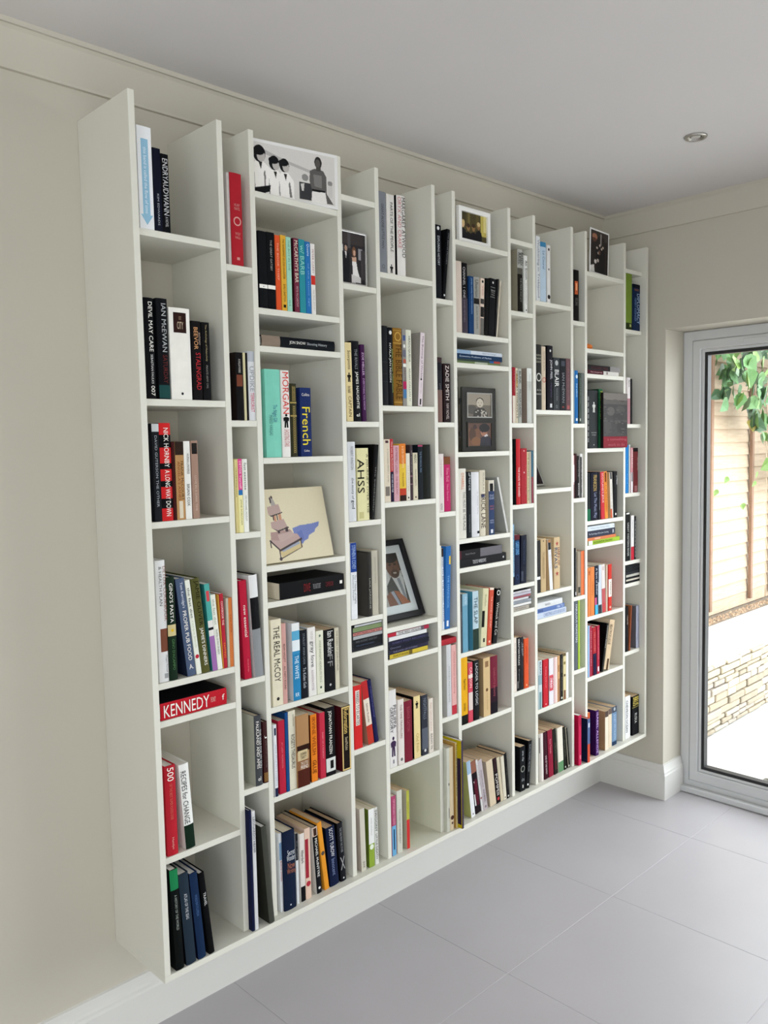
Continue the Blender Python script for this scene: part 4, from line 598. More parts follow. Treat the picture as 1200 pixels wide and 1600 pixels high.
('b', 6, 4, 1308.5, 3, 971.4, 30.9, 190, 130, -0, 'p', '33456e', 'bab09c', 'c', [(0, 0.2, 'd0cabc'), (0.06, 0.2, '1e1c1e', 0.6), ('rect', 0.9, 0.97, 'd8dce4', 0.4)], [('DAVE', 0.26, 0.3, 'b0b8d0', 0.7, 0.5, 'h'), ('EGGERS', 0.31, 0.35, 'b0b8d0', 0.8, 0.5, 'h'), ('WHAT IS', 0.46, 0.49, 'c06a64', 0.7, 0.5, 'h'), ('THE WHAT', 0.51, 0.54, 'c06a64', 0.7, 0.5, 'h'), ('HAMISH', 0.72, 0.75, 'a8b0c8', 0.7, 0.5, 'h'), ('HAMILTON', 0.76, 0.79, 'a8b0c8', 0.7, 0.5, 'h')], 'blue paperback with portrait at head, fifth cubby down, sixth column from glass door'),
('b', 6, 4, 1409.2, 3, 971.4, 9.4, 205, 140, -15.1, 'h', 'cfcfcb', 'a8a8a0', 'w', [], [('PRONTO', 0.45, 0.6, '8a8a88', 0.3)], 'pale grey book slanting down to divider, fifth cubby down, sixth column from glass door'),
('b', 6, 5, 1380.3, 3, 902.1, 29, 232, 130, -90, 'p', '222024', None, 'c', [(0.48, 1, '6a686e'), (0, 0.05, '5a2030')], [('Patrick Wise Jnr', 0.14, 0.36, '8a888c', 0.25)], 'black paperback with grey photo, lying flat, sixth cubby down, sixth column from glass door'),
('b', 6, 5, 1403.5, 3, 873.4, 28.3, 255, 130, -90, 'p', '1e1e22', None, 'c', [('disc', 0.92, 0.95, 'c8c8c8')], [('TOKYO WINDOWS', 0.27, 0.55, 'd0d0d2', 0.45)], 'black paperback with white title lying beneath, sixth cubby down, sixth column from glass door'),
('b', 6, 6, 1148.8, 3, 584.4, 12, 199, 140, -0, 'h', '4a4c50', None, 'c', [], [('MEMORY', 0.3, 0.6, '7a7c80', 0.4)], 'thin charcoal hardback, seventh cubby down, sixth column from glass door'),
('b', 6, 6, 1161.3, 2, 584.4, 26.7, 200, 135, -0, 'p', '6a9cb4', None, 'c', [(0, 0.2, '8ab0c4')], [('Anne Tyler', 0.05, 0.18, 'd0e0ea', 0.4)], 'sky blue paperback with grey lettering, seventh cubby down, sixth column from glass door'),
('b', 6, 6, 1207, -4, 584.4, 30.7, 203, 140, -0, 'p', 'a4c0cc', '4a8ca4', 'w', [(0, 0.64, 'b4cad4'), (0.64, 1, '2e4238')], [('THE SLAP', 0.1, 0.55, '3a4a54', 0.6)], 'pale blue and dark green novel, seventh cubby down, sixth column from glass door'),
('b', 6, 6, 1283.2, 0, 584.4, 30.3, 203, 135, 4.8, 'p', 'd2cca8', None, 'c', [(0.38, 0.66, '1c1a18', 0.5, 0.2), ('rect', 0.85, 0.92, '3a3830', 0.3)], [('Stefan', 0.1, 0.3, '8a8464', 0.3)], 'ivory book with black square, seventh cubby down, sixth column from glass door'),
('b', 6, 6, 1313.6, 3, 584.4, 22.5, 201, 112, 5.6, 'p', 'c4503a', None, 'c', [(0, 0.04, 'e8d8c8'), ('disc', 0.92, 0.96, 'e8c8b8')], [('THE SOUND AND FURY', 0.15, 0.7, 'e8b8a8', 0.3)], 'brick red penguin style paperback, seventh cubby down, sixth column from glass door'),
('b', 6, 6, 1345.9, 3, 584.4, 22.7, 194, 140, 7.6, 'p', '17171a', None, 'c', [('ring', 0.02, 0.14, 'e4e4e0')], [('Wintock and Co', 0.25, 0.85, 'c8c4bc', 0.6)], 'black book with white gothic title, seventh cubby down, sixth column from glass door'),
('b', 6, 7, 1149.5, 3, 335.4, 34.2, 231, 140, -0, 'p', 'dda41c', None, 'c', [(0.86, 1, '1c1a16')], [('Pippa Francis', 0.32, 0.48, '4a3408', 0.4), ('SAHARA', 0.68, 0.8, '6a4c10', 0.3)], 'bright yellow book with black foot, eighth cubby down, sixth column from glass door'),
('b', 6, 7, 1188.6, 3, 335.4, 22.3, 208, 128, -0, 'p', 'c8485a', None, 'c', [(0.5, 0.8, 'd8c8c0'), (0.2, 0.26, 'e8d8d0')], [('CAROSON', 0.08, 0.42, 'f0d0cc', 0.55)], 'rose and white paperback, eighth cubby down, sixth column from glass door'),
('b', 6, 7, 1217.6, 3, 335.4, 26.9, 210, 128, -0, 'p', '191a1e', None, 't', [], [('LADDER TO LOGIC', 0.05, 0.75, 'c8c8c8', 0.45)], 'black paperback with white lettering, eighth cubby down, sixth column from glass door'),
('b', 6, 7, 1269.1, 3, 335.4, 37.1, 208, 128, -0, 'p', 'cdb184', 'a88c68', 't', [('rect', 0.06, 0.16, '8a6a4a', 0.5), ('disc', 0.52, 0.58, '6a4a2c')], [('JULIE ORRINGER', 0.6, 0.9, 'a08454', 0.2)], 'tan paperback with brown emblem, eighth cubby down, sixth column from glass door'),
('b', 6, 7, 1308.8, 3, 335.4, 38.7, 206, 128, -0, 'p', '7a2238', None, 't', [(0.55, 1, '35182a'), (0.8, 1, '1c1420')], [('CHARLOTTE BRONTE', 0.2, 0.7, 'a8505c', 0.25)], 'maroon paperback darkening to black foot, eighth cubby down, sixth column from glass door'),
('b', 6, 8, 1187.5, -4, 0.4, 20.8, 206, 130, -6.9, 'p', 'dfe0e2', 'a8a868', 't', [(0, 0.23, '9ab4cc'), ('disc', 0.93, 0.96, '6a6a6a')], [], 'white paperback with blue picture at head, ninth cubby down, sixth column from glass door'),
('b', 6, 8, 1220.7, 3, 0.4, 28.6, 195, 130, -8.9, 'p', '231a20', None, 't', [(0, 0.22, '8a5a4a'), (0.38, 0.42, 'd8d8d8', 0.5), (0.62, 0.84, 'd4d4d4', 0.2, 0.15), (0.35, 0.85, '5a2030', 0.5, 0.6)], [('BLOODCURDLING', 0.4, 0.75, '7a2438', 0.6)], 'black paperback with maroon title block, ninth cubby down, sixth column from glass door'),
('b', 6, 8, 1252.3, 3, 0.4, 9.4, 196, 128, -9.3, 'p', 'd0cccc', None, 't', [('disc', 0.72, 0.77, '8a2a3a')], [('JOANNA', 0.1, 0.5, '8a8888', 0.5)], 'thin white paperback beside grey one, ninth cubby down, sixth column from glass door'),
('b', 6, 8, 1264.3, 3, 0.4, 22.3, 190, 128, -9.9, 'p', 'b4aaae', None, 't', [('disc', 0.92, 0.97, '7a7078')], [('SIMON RUSSELL BEALE', 0.2, 0.55, '7a7078', 0.25), ('MOTHERING', 0.6, 0.85, '5a4f58', 0.4)], 'lilac grey paperback with dark print, ninth cubby down, sixth column from glass door'),
('b', 6, 8, 1300.7, 3, 0.4, 34.3, 172, 125, -7.6, 'p', 'cdbda4', 'a89a88', 't', [], [], 'fat beige paperback with bare page edge look, ninth cubby down, sixth column from glass door'),
('b', 6, 8, 1337.8, 3, 0.4, 21.8, 172, 128, -8, 'p', '221a1c', '1a1416', 't', [('disc', 0.87, 0.94, 'b8343a'), (0, 0.3, '3a2228', 0.7)], [('POMPEII', 0.35, 0.82, 'd8d0cc', 0.6)], 'black paperback with white roman title, ninth cubby down, sixth column from glass door'),
('b', 6, 8, 1361.4, 3, 0.4, 14.8, 170, 125, -8.2, 'p', 'c4b8a0', None, 't', [], [], 'oatmeal paperback beside the black one, ninth cubby down, sixth column from glass door'),
('b', 6, 8, 1378.3, 3, 0.4, 16.9, 167, 125, -5.6, 'p', 'cfc8b6', None, 't', [('disc', 0.93, 0.96, '2a2a2a')], [], 'ivory paperback with small black mark, ninth cubby down, sixth column from glass door'),
('b', 6, 8, 1397.7, 3, 0.4, 15.6, 172, 125, -6.2, 'p', '1e1c1c', None, 't', [('disc', 0.93, 0.97, 'c8c8c4')], [('THE PERFECT HERESY', 0.3, 0.8, '5a5854', 0.3)], 'thin black paperback at end of row, ninth cubby down, sixth column from glass door'),
('b', 7, 1, 1476.7, -3, 1752.4, 30.6, 215, 150, -0, 'h', 'a8a8a2', '8c8674', 'c', [(0.4, 1, '26221e'), (0.3, 0.4, '5a5850')], [('ARIEL', 0.05, 0.25, '3a3a38', 0.5, 0.3), ('BREEN', 0.05, 0.25, '3a3a38', 0.5, 0.75), ('THE PRIDE AND JOY', 0.46, 0.85, '8a8a84', 0.35)], 'grey and black hardback with block capitals, second cubby down, fifth column from glass door'),
('b', 7, 1, 1523.5, 3, 1752.4, 19.2, 200, 145, -0, 'h', 'dfdfda', None, 'w', [('disc', 0.94, 0.97, '3a3a3a')], [('Ali Smith', 0.08, 0.42, '2a2a28', 0.55), ('the accidental', 0.48, 0.85, 'b4b4ac', 0.35)], 'slim white hardback with black lettering, second cubby down, fifth column from glass door'),
('b', 7, 2, 1450.3, 3, 1359.4, 17.1, 196, 140, -0, 'h', 'dccfc0', '8a1c28', 'c', [(0, 0.51, '9a2430')], [('THE RED LEDGER', 0.05, 0.45, 'c86a70', 0.35)], 'cream book with deep red upper half, third cubby down, fifth column from glass door'),
('b', 7, 2, 1468.1, 3, 1359.4, 11.5, 194, 130, -0, 'p', 'd8cbb4', None, 'c', [(0.1, 0.35, 'c89a3a', 0.5)], [('DEAD AS DORAVILLE', 0.05, 0.92, '3a3430', 0.65)], 'thin cream paperback with heavy black capitals, third cubby down, fifth column from glass door'),
('b', 7, 2, 1482.5, 3, 1359.4, 19.4, 193, 130, -0, 'p', 'a8aaa2', None, 'c', [], [('BLINK', 0.05, 0.28, '1c1c1a', 0.55), ('MALCOLM GLADWELL', 0.38, 0.9, '1c1c1a', 0.6)], 'grey paperback with bold black lettering, third cubby down, fifth column from glass door'),
('b', 7, 2, 1537, 3, 1359.4, 28.9, 197, 140, -0, 'h', 'c8cac4', '948478', 'c', [(0, 0.24, 'e0e2de')], [('VARIOUS ESSAYS', 0.1, 0.4, '9aa09a', 0.25)], 'pale silver book with taupe cover, third cubby down, fifth column from glass door'),
('b', 7, 3, 1460.9, -3, 1067.4, 25, 235, 150, -0, 'h', 'c02a30', '1d2423', 'c', [], [('THE STATE WE SHARED', 0.43, 0.88, 'f0d8d4', 0.4)], 'tall red hardback with white lettering, fourth cubby down, fifth column from glass door'),
('b', 7, 3, 1495.8, 3, 1067.4, 34.9, 201, 130, -0, 'p', 'a82530', None, 'c', [('disc', 0.03, 0.06, 'e0b0b0'), ('disc', 0.42, 0.45, 'e0c0c0')], [('Ground Control to Major', 0.3, 0.85, 'c86a6c', 0.25, 0.8)], 'crimson paperback with dotted edge, fourth cubby down, fifth column from glass door'),
('b', 7, 3, 1532, 3, 1067.4, 11.6, 188, 128, -0, 'p', 'd6c8a4', None, 'c', [], [('THE PROMISE SONG BOOK', 0.02, 0.95, '7a6a4a', 0.6)], 'thin cream paperback with brown mottling, fourth cubby down, fifth column from glass door'),
('b', 7, 3, 1544.9, 3, 1067.4, 12.5, 189, 128, -0, 'p', 'b0a494', None, 'c', [], [], 'thin beige paperback beside blue red one, fourth cubby down, fifth column from glass door'),
('b', 7, 3, 1559.1, 3, 1067.4, 10.9, 192, 128, -0, 'p', '3f6a80', None, 'c', [(0.5, 1, '8f3a48')], [('M Bradbury', 0.5, 0.9, 'c89098', 0.3)], 'thin steel blue and red paperback, fourth cubby down, fifth column from glass door'),
('b', 7, 4, 1441.1, 3, 777.4, 10.4, 220, 140, -0, 'p', '86b0cc', None, 'c', [(0.86, 1, '20222a')], [('IRENE THE IMPLICATIONS', 0.1, 0.8, '2a4a6a', 0.45)], 'thin sky blue paperback with dark foot, fifth cubby down, fifth column from glass door'),
('b', 7, 4, 1453.6, 3, 777.4, 30.5, 181, 130, -0, 'p', '18284c', None, 'c', [(0, 0.1, '6a2430'), (0.12, 0.4, '2a5a8a', 0.75), ('ring', 0.8, 0.9, '2a4a7a')], [('GARY DINO', 0.15, 0.4, '6aa0d0', 0.7)], 'navy paperback with red head, blue title, fifth cubby down, fifth column from glass door'),
('b', 7, 4, 1522.8, 3, 777.4, 33.3, 176, 130, 1.4, 'p', '141c34', None, 'c', [(0.75, 0.95, '4a4f60', 0.35, 0.25)], [('FREAKONOMICS', 0.1, 0.6, '3a4868', 0.35)], 'dark navy paperback with grey label, fifth cubby down, fifth column from glass door'),
('c', 7, 5, 1551.2, 3, 745.1, 7.7, 110, 125, -90, 'p', 'd4d2d6', None, 'c', [], [('THE BEST OF COLLECTED SONGS', 0.1, 0.8, '5a5660', 0.35)], 'white music case topmost in the pile, sixth cubby down, fifth column from glass door'),
('c', 7, 5, 1554.2, 3, 734.2, 10.5, 113, 125, -90, 'p', 'b8b4c0', None, 'c', [], [], 'lilac white music case second in the pile, sixth cubby down, fifth column from glass door'),
('c', 7, 5, 1549.9, 3, 726.7, 7.2, 108, 125, -90, 'p', 'a85a64', None, 'c', [], [('THE BEST OF COLLECTED SONGS', 0.1, 0.8, '5a5660', 0.35)], 'rose music case in the pile, sixth cubby down, fifth column from glass door'),
('c', 7, 5, 1536.9, 3, 717.8, 8.4, 95, 125, -90, 'p', 'd0d0d2', None, 'c', [], [], 'short white music case in the pile, sixth cubby down, fifth column from glass door'),
('c', 7, 5, 1554.2, 3, 706.3, 11.2, 113, 125, -90, 'p', '9aa0a8', None, 'c', [], [('THE BEST OF COLLECTED SONGS', 0.1, 0.8, '5a5660', 0.35)], 'steel grey music case in the pile, sixth cubby down, fifth column from glass door'),
('c', 7, 5, 1554.2, 3, 696.1, 9.7, 112, 125, -90, 'p', 'e0dedc', None, 'c', [], [], 'bright white music case in the pile, sixth cubby down, fifth column from glass door'),
('c', 7, 5, 1539.1, 3, 680.4, 15.3, 97, 125, -90, 'p', 'b0a89c', None, 'c', [], [('THE BEST OF COLLECTED SONGS', 0.1, 0.8, '5a5660', 0.35)], 'beige music case lowest in the pile, sixth cubby down, fifth column from glass door'),
('b', 7, 6, 1441.1, 3, 384.4, 19.1, 201, 130, -0, 'p', 'dfd3c8', None, 't', [], [('Sarah Waters Fingersmith', 0.1, 0.85, '8a7f78', 0.35)], 'cream paperback with grey script, seventh cubby down, fifth column from glass door'),
('b', 7, 6, 1463.1, 3, 384.4, 20.1, 198, 130, -0, 'p', '1d1c1e', None, 't', [(0.82, 0.95, '6a6866', 0.4, 0.2)], [('SEBASTIAN FAULKS', 0.03, 0.52, 'e0dcd8', 0.45), ('Engleby', 0.6, 0.85, '8a8888', 0.3)], 'black paperback with white serif capitals, seventh cubby down, fifth column from glass door'),
('b', 7, 6, 1484.5, 3, 384.4, 16.9, 196, 130, -0, 'p', '2b2c33', '121214', 't', [], [('THE GHOST', 0.12, 0.36, 'd0d0d0', 0.35, 0.7), ('Robert Harris', 0.1, 0.3, '8a8a92', 0.25, 0.3)], 'slate black paperback with thin white title, seventh cubby down, fifth column from glass door'),
('b', 7, 6, 1507.4, 3, 384.4, 25.7, 186, 125, -0, 'p', 'd4532c', None, 'c', [('disc', 0.92, 0.96, 'f0b890')], [('AMSTERDAM', 0.15, 0.5, 'b03a1c', 0.3)], 'vivid orange red paperback, seventh cubby down, fifth column from glass door'),
('b', 7, 7, 1477.1, 3, 0.4, 30.9, 170, 130, -0, 'p', '1a1c20', '111316', 't', [('ring', 0.43, 0.58, '8a8c84'), ('rect', 0.86, 0.93, 'eeebe4', 0.15)], [('one clip', 0.1, 0.33, 'b8bcc0', 0.45), ('el ox', 0.7, 0.78, 'b0b4b8', 0.5, 0.5, 'h')], 'black paperback with white ring motif, eighth cubby down, fifth column from glass door'),
('b', 7, 7, 1532.8, 3, 0.4, 21.8, 179, 130, 5.9, 'p', '17181b', '101114', 't', [('rect', 0.9, 0.94, 'd8d8d8', 0.35)], [('ELECTRONIC PETROV', 0.08, 0.65, '8a8c90', 0.45)], 'black paperback leaning out with grey title, eighth cubby down, fifth column from glass door'),
('b', 8, 0, 1595.2, 3, 1802.4, 24, 230, 130, -0, 'p', 'd2d4d6', None, 'w', [], [('Wuthering in Trebizond', 0.05, 0.95, '5a6a80', 0.6)], 'white book with newsprint lettering, top cubby, fourth column from glass door'),
('b', 8, 0, 1623.4, 3, 1802.4, 35.3, 214, 140, -0, 'h', 'b4c6d6', 'c8ced4', 'w', [(0, 0.08, '3f7fa8')], [('Le Courel', 0.15, 0.45, '5a7a9a', 0.4)], 'powder blue book with grey lettering, top cubby, fourth column from glass door'),
('b', 8, 0, 1663.7, 3, 1802.4, 20.5, 208, 130, -0, 'p', 'd8d6d4', None, 'w', [('disc', 0.05, 0.1, '4a3a3a'), ('disc', 0.4, 0.44, '6a6a6a'), ('disc', 0.85, 0.95, '3a3434')], [], 'thin white book with dark blots, top cubby, fourth column from glass door'),
('b', 8, 1, 1587.8, 3, 1408.4, 39, 237, 150, -0, 'h', '33332f', None, 'c', [('ring', 0.4, 0.6, 'c4c4bc')], [('NORMAN', 0.15, 0.18, 'a8a494', 0.8, 0.5, 'h'), ('DAVIES', 0.2, 0.23, 'a8a494', 0.8, 0.5, 'h'), ('EUROPE', 0.25, 0.28, 'a8a494', 0.8, 0.5, 'h'), ('ch hn', 0.68, 0.71, 'b0b0a8', 0.7, 0.5, 'h'), ('nation', 0.74, 0.77, 'b8b8b0', 0.8, 0.5, 'h')], 'charcoal hardback with white bird emblem, second cubby down, fourth column from glass door'),
('b', 8, 1, 1628.5, 3, 1408.4, 24.6, 232, 145, -0, 'h', 'd2c2ac', None, 'c', [('ring', 0.45, 0.6, 'b85a50')], [('THE STORY OF OLIVIA', 0.07, 0.38, '7a6a58', 0.3), ('David Lodge', 0.65, 0.85, 'a8947c', 0.25)], 'cream hardback with red knot motif, second cubby down, fourth column from glass door'),
('b', 8, 1, 1662.4, 3, 1408.4, 37.1, 238, 150, -0, 'h', '1a1822', '131218', 'c', [('disc', 0.06, 0.1, 'd8d8d8'), ('rect', 0.9, 0.96, 'd8d8dc', 0.35, 0.6)], [('JOHN PEEL', 0.22, 0.52, 'd8d6dc', 0.45, 0.6), ('Margrave', 0.58, 0.8, '5a4a74', 0.3, 0.6)], 'black autobiography with white capitals, second cubby down, fourth column from glass door'),
('b', 8, 1, 1700.9, 3, 1408.4, 41.9, 196, 135, -0, 'p', '3c3f44', '1a1b1e', 'c', [('disc', 0.05, 0.15, 'b0b2b4'), ('ring', 0.9, 0.96, '8a8a8c')], [('BLAIR', 0.23, 0.55, 'e8e8e6', 0.62), ('Anthony Seldon', 0.58, 0.82, '8a8c90', 0.25)], 'grey paperback with bold white surname, second cubby down, fourth column from glass door'),
('b', 8, 1, 1745.6, 3, 1408.4, 38.6, 196, 135, -0, 'p', '23252b', None, 'c', [(0.05, 0.15, '4a4e5a', 0.6), ('rect', 0.92, 0.95, '8a3a34', 0.3)], [('IAN McEWAN', 0.28, 0.85, '8f9298', 0.4)], 'black paperback with serif capitals and red foot, second cubby down, fourth column from glass door'),
('b', 8, 1, 1786.1, 3, 1408.4, 27.8, 197, 130, -0, 'p', '6e5054', None, 'c', [('rect', 0.9, 0.97, 'a85a5a', 0.6)], [('NATURAL A HISTORY OF LOVE', 0.06, 0.8, '9a7478', 0.3)], 'mauve brown paperback, second cubby down, fourth column from glass door'),
('b', 8, 3, 1586.9, 3, 728.4, 24.5, 197, 112, -0, 'p', '302f30', None, 'c', [(0.69, 0.745, 'e8e8e8')], [('FICTION', 0.25, 0.5, '5a5856', 0.3)], 'charcoal paperback with white band, fourth cubby down, fourth column from glass door'),
('b', 8, 3, 1615, 3, 728.4, 32, 201, 130, -0, 'p', 'c2a880', None, 'c', [('disc', 0.03, 0.06, '4a3a2a')], [('THE UNBEARABLE BASSINGTON', 0.25, 0.75, '8f7a58', 0.4)], 'tan paperback with faint lettering, fourth cubby down, fourth column from glass door'),
('b', 8, 3, 1672.6, 3, 728.4, 20.2, 194, 128, -4.2, 'p', 'e2e2e4', 'c4aa84', 'c', [(0, 0.2, '2e2c2a', 0.85), (0, 0.06, 'b07a4a', 0.7)], [('Jonathan Coe', 0.3, 0.6, 'b0b0bc', 0.3)], 'white paperback with photo at head, fourth cubby down, fourth column from glass door'),
('b', 8, 3, 1700.4, 3, 728.4, 38.8, 199, 135, -0, 'p', 'cbb28c', 'b89c74', 'c', [('star', 0.07, 0.18, 'a8443e'), ('star', 0.65, 0.76, 'a8443e')], [('RIVALS', 0.2, 0.6, '4a5a78', 0.5, 0.3), ('HARK OF', 0.2, 0.55, '8a4a44', 0.35, 0.78)], 'beige hardback with red stars, fourth cubby down, fourth column from glass door'),
('b', 8, 4, 1755.2, 3, 667.3, 21.9, 165, 130, -90, 'p', 'd8dadc', None, 'w', [], [('RAVEN', 0.3, 0.5, '8a8c94', 0.4)], 'white paperback lying topmost with grey title, fifth cubby down, fourth column from glass door'),
('b', 8, 4, 1769.4, 3, 650.9, 16, 180, 130, -90, 'p', '5f78b0', None, 'w', [], [('1984 TO', 0.7, 0.95, 'd0dcf0', 0.7), ('PANE', 0.03, 0.2, '3a4a74', 0.5)], 'blue paperback lying in the middle, fifth cubby down, fourth column from glass door'),
('b', 8, 4, 1781.4, 3, 628.4, 22.1, 191, 130, -90, 'p', 'c4cee0', None, 'w', [], [('CHRISTMAS LOTS OF BOOKS', 0.2, 0.95, '7a8ab0', 0.6)], 'pale blue patterned paperback lying lowest, fifth cubby down, fourth column from glass door'),
('b', 8, 5, 1595.3, 3, 284.4, 22.4, 186, 130, -0, 'p', 'c0ccd0', None, 'c', [(0.3, 0.5, '8aa4ac'), (0.65, 1, '6f9498', 0.6)], [('BLEAK', 0.03, 0.3, '3a4450', 0.4)], 'pale grey paperback with teal landscape, sixth cubby down, fourth column from glass door'),
('b', 8, 5, 1626.3, 3, 284.4, 31.9, 184, 130, -0, 'p', 'c02430', '9a1c26', 'c', [('disc', 0.93, 0.96, 'f0c8c8')], [('Graham Swift Last', 0.15, 0.6, 'e8949c', 0.2)], 'bright red paperback with thin lettering, sixth cubby down, fourth column from glass door'),
('b', 8, 5, 1663.6, 3, 284.4, 29.1, 181, 130, -0, 'p', 'e0dce4', '7a2430', 'c', [(0.36, 0.7, 'd85a64', 0.9), (0.42, 0.64, 'e8c8d0', 0.5)], [('BOYD', 0.4, 0.68, 'c84450', 0.9)], 'white paperback with red lettered block, sixth cubby down, fourth column from glass door'),
('b', 8, 5, 1695.6, 3, 284.4, 23.4, 180, 130, -0, 'p', 'e8d2cc', None, 'c', [(0, 1, 'd8b4b4', 0.35, 0.25)], [], 'pale pink paperback, sixth cubby down, fourth column from glass door'),
('b', 8, 5, 1720.4, 3, 284.4, 16.1, 181, 130, -0, 'p', 'c89a6c', None, 'c', [(0.5, 1, '8a5f48', 0.5, 0.6), (0.2, 0.35, 'a87a50', 0.6)], [], 'tan brown paperback with dark lower half, sixth cubby down, fourth column from glass door'),
('b', 8, 5, 1739.3, 3, 284.4, 18.6, 183, 130, -0, 'p', '2b2925', None, 't', [('disc', 0.92, 0.97, 'd0d0c8')], [('ROBERT HARRIS', 0.1, 0.4, '8a867c', 0.35), ('ENIGMA', 0.5, 0.8, '7a766c', 0.3)], 'black paperback with grey lettering, sixth cubby down, fourth column from glass door'),
('b', 8, 5, 1759.8, 3, 284.4, 18.3, 183, 130, -0, 'p', 'd8c898', None, 't', [(0, 0.06, '6a5a3a'), (0.18, 0.24, '8a7a4a', 0.7), (0.45, 0.5, '6a5a3a', 0.6), (0.8, 1, '7a4a3a', 0.6)], [], 'cream paperback with black patterned edges, sixth cubby down, fourth column from glass door'),
('b', 8, 5, 1780, 3, 284.4, 15.5, 183, 128, -0, 'p', 'e8e8e6', None, 'c', [], [('BELL JAR', 0.3, 0.6, 'b8b8b8', 0.25)], 'white slim paperback at end of row, sixth cubby down, fourth column from glass door'),
('b', 8, 6, 1596.2, 3, 0.4, 14.4, 189, 130, -0.8, 'p', 'b8b2aa', None, 't', [(0.08, 0.4, '2a2826', 0.3, 0.3)], [], 'pale grey paperback with black clip mark, seventh cubby down, fourth column from glass door'),
('b', 8, 6, 1612.4, 3, 0.4, 12.8, 187, 130, -1.2, 'p', 'dfd6d2', None, 't', [], [], 'thin blush white paperback, seventh cubby down, fourth column from glass door'),
('b', 8, 6, 1633.3, 3, 0.4, 22.2, 187, 130, -3.1, 'p', '4a1c2a', None, 't', [], [('ONE OF THE FAMILY', 0.5, 0.9, 'd8c0c4', 0.45)], 'dark plum paperback with white lettering, seventh cubby down, fourth column from glass door'),
('b', 8, 6, 1660.9, 3, 0.4, 30.7, 187, 130, -3.2, 'p', '8f2038', '5a1424', 't', [], [('Rose Tremain', 0.2, 0.5, 'd88a94', 0.35)], 'maroon red paperback with pink lettering, seventh cubby down, fourth column from glass door'),
('b', 8, 6, 1698.2, 3, 0.4, 23.7, 184, 130, -4.9, 'p', '26251f', None, 't', [(0.7, 0.9, '5a2a2c', 0.5)], [('The Map and the Territory', 0.3, 0.7, '7a7664', 0.35)], 'dark green black paperback, seventh cubby down, fourth column from glass door'),
('b', 8, 6, 1726.5, 3, 0.4, 34.8, 180, 130, -3.2, 'p', 'e0dacb', None, 't', [(0.77, 1, '5f8a62')], [], 'cream paperback with sage green foot, seventh cubby down, fourth column from glass door'),
('b', 8, 6, 1764.9, 3, 0.4, 17.4, 175, 130, -4, 'p', '25261f', None, 't', [('disc', 0.92, 0.96, 'd8d8d0')], [('WHITE TEETH', 0.3, 0.7, '6a6a5c', 0.3)], 'black paperback with small white mark, seventh cubby down, fourth column from glass door'),
('b', 8, 6, 1791.6, 3, 0.4, 13.7, 166, 130, -6.7, 'p', '1f1e1a', None, 'c', [('disc', 0.93, 0.97, 'd0d0c8'), (0, 1, 'a8a290', 0.25, 0.1)], [], 'thin black paperback with pale edge, seventh cubby down, fourth column from glass door'),
('b', 9, 0, 1838.1, 3, 1752.4, 38.9, 193, 150, -0, 'h', '1c1a19', None, 'c', [(0.22, 0.48, 'b85a34', 0.55), (0.26, 0.4, 'e0a070', 0.25)], [('NICK DRAKE', 0.55, 0.7, '6a6864', 0.5)], 'black book with flame orange figure, top cubby, third column from glass door'),
('b', 9, 1, 1845.8, 3, 1359.4, 23.3, 204, 140, -0, 'h', '1f6aae', 'b8c8d4', 'c', [('disc', 0.08, 0.15, 'd0e4f0'), ('rect', 0.9, 0.95, 'e0ecf4', 0.5)], [('brett anderson', 0.25, 0.5, 'a8d4f0', 0.55)], 'bright blue book with white lettering, second cubby down, third column from glass door'),
('b', 9, 1, 1875, 3, 1359.4, 15.7, 196, 135, -0, 'p', '46524a', None, 'c', [('rect', 0.9, 0.95, 'c8c8c0', 0.4)], [('Oxford Reference', 0.1, 0.6, '8a9a8a', 0.3)], 'thin dark green book beside blue one, second cubby down, third column from glass door'),
('b', 9, 1, 1891.7, 3, 1359.4, 18.8, 196, 135, -0, 'p', '6a6f6c', None, 'c', [], [], 'thin grey green book beside divider, second cubby down, third column from glass door'),
('b', 9, 2, 1830.8, 3, 1068.4, 9.2, 168, 135, -0, 'p', 'c89a9c', None, 'c', [(0.22, 0.62, 'ecdce0'), (0.68, 1, '6a2a34', 0.6)], [], 'thin pink and white book, third cubby down, third column from glass door'),
('b', 9, 2, 1841.4, 3, 1068.4, 18, 174, 135, -0, 'h', '4a1a1c', None, 'c', [(0.6, 1, '2a1214')], [], 'oxblood book with dark foot, third cubby down, third column from glass door'),
('b', 9, 2, 1861.4, 3, 1068.4, 13.7, 165, 130, -0, 'p', '2b2526', None, 'c', [], [('SOMME', 0.1, 0.5, 'b0acac', 0.35), ('BOOK', 0.65, 0.95, 'e0dcdc', 0.5)], 'thin black book with white print, third cubby down, third column from glass door'),
('b', 9, 2, 1882, 3, 1068.4, 15.8, 173, 130, -0, 'p', 'e0dedc', None, 'c', [(0.07, 1, '1e1c1e', 0.55, 0.3)], [('STRAIGHT', 0.1, 0.9, '1c1a1c', 0.5, 0.35)], 'white spined book with black print, third cubby down, third column from glass door'),
('b', 9, 3, 1832.8, 3, 679.4, 22.1, 192, 140, -0, 'h', '17171a', None, 'c', [('rect', 0.9, 0.97, 'd8d8d8', 0.25, 0.75), (0, 1, 'c8c4bc', 0.12, 0.9)], [], 'black hardback with tiny white foot label, fourth cubby down, third column from glass door'),
('b', 9, 3, 1860.4, 3, 679.4, 24.4, 177, 135, -0, 'p', '9a8c7a', None, 'c', [(0.8, 0.93, '4a443c', 0.6)], [], 'taupe book beside orange one, fourth cubby down, third column from glass door'),
('b', 9, 3, 1887.3, 3, 679.4, 22.6, 177, 135, -0, 'p', 'd8683a', None, 'c', [(0, 1, 'e88a5a', 0.25, 0.2)], [], 'orange hardback beside the taupe one, fourth cubby down, third column from glass door'),
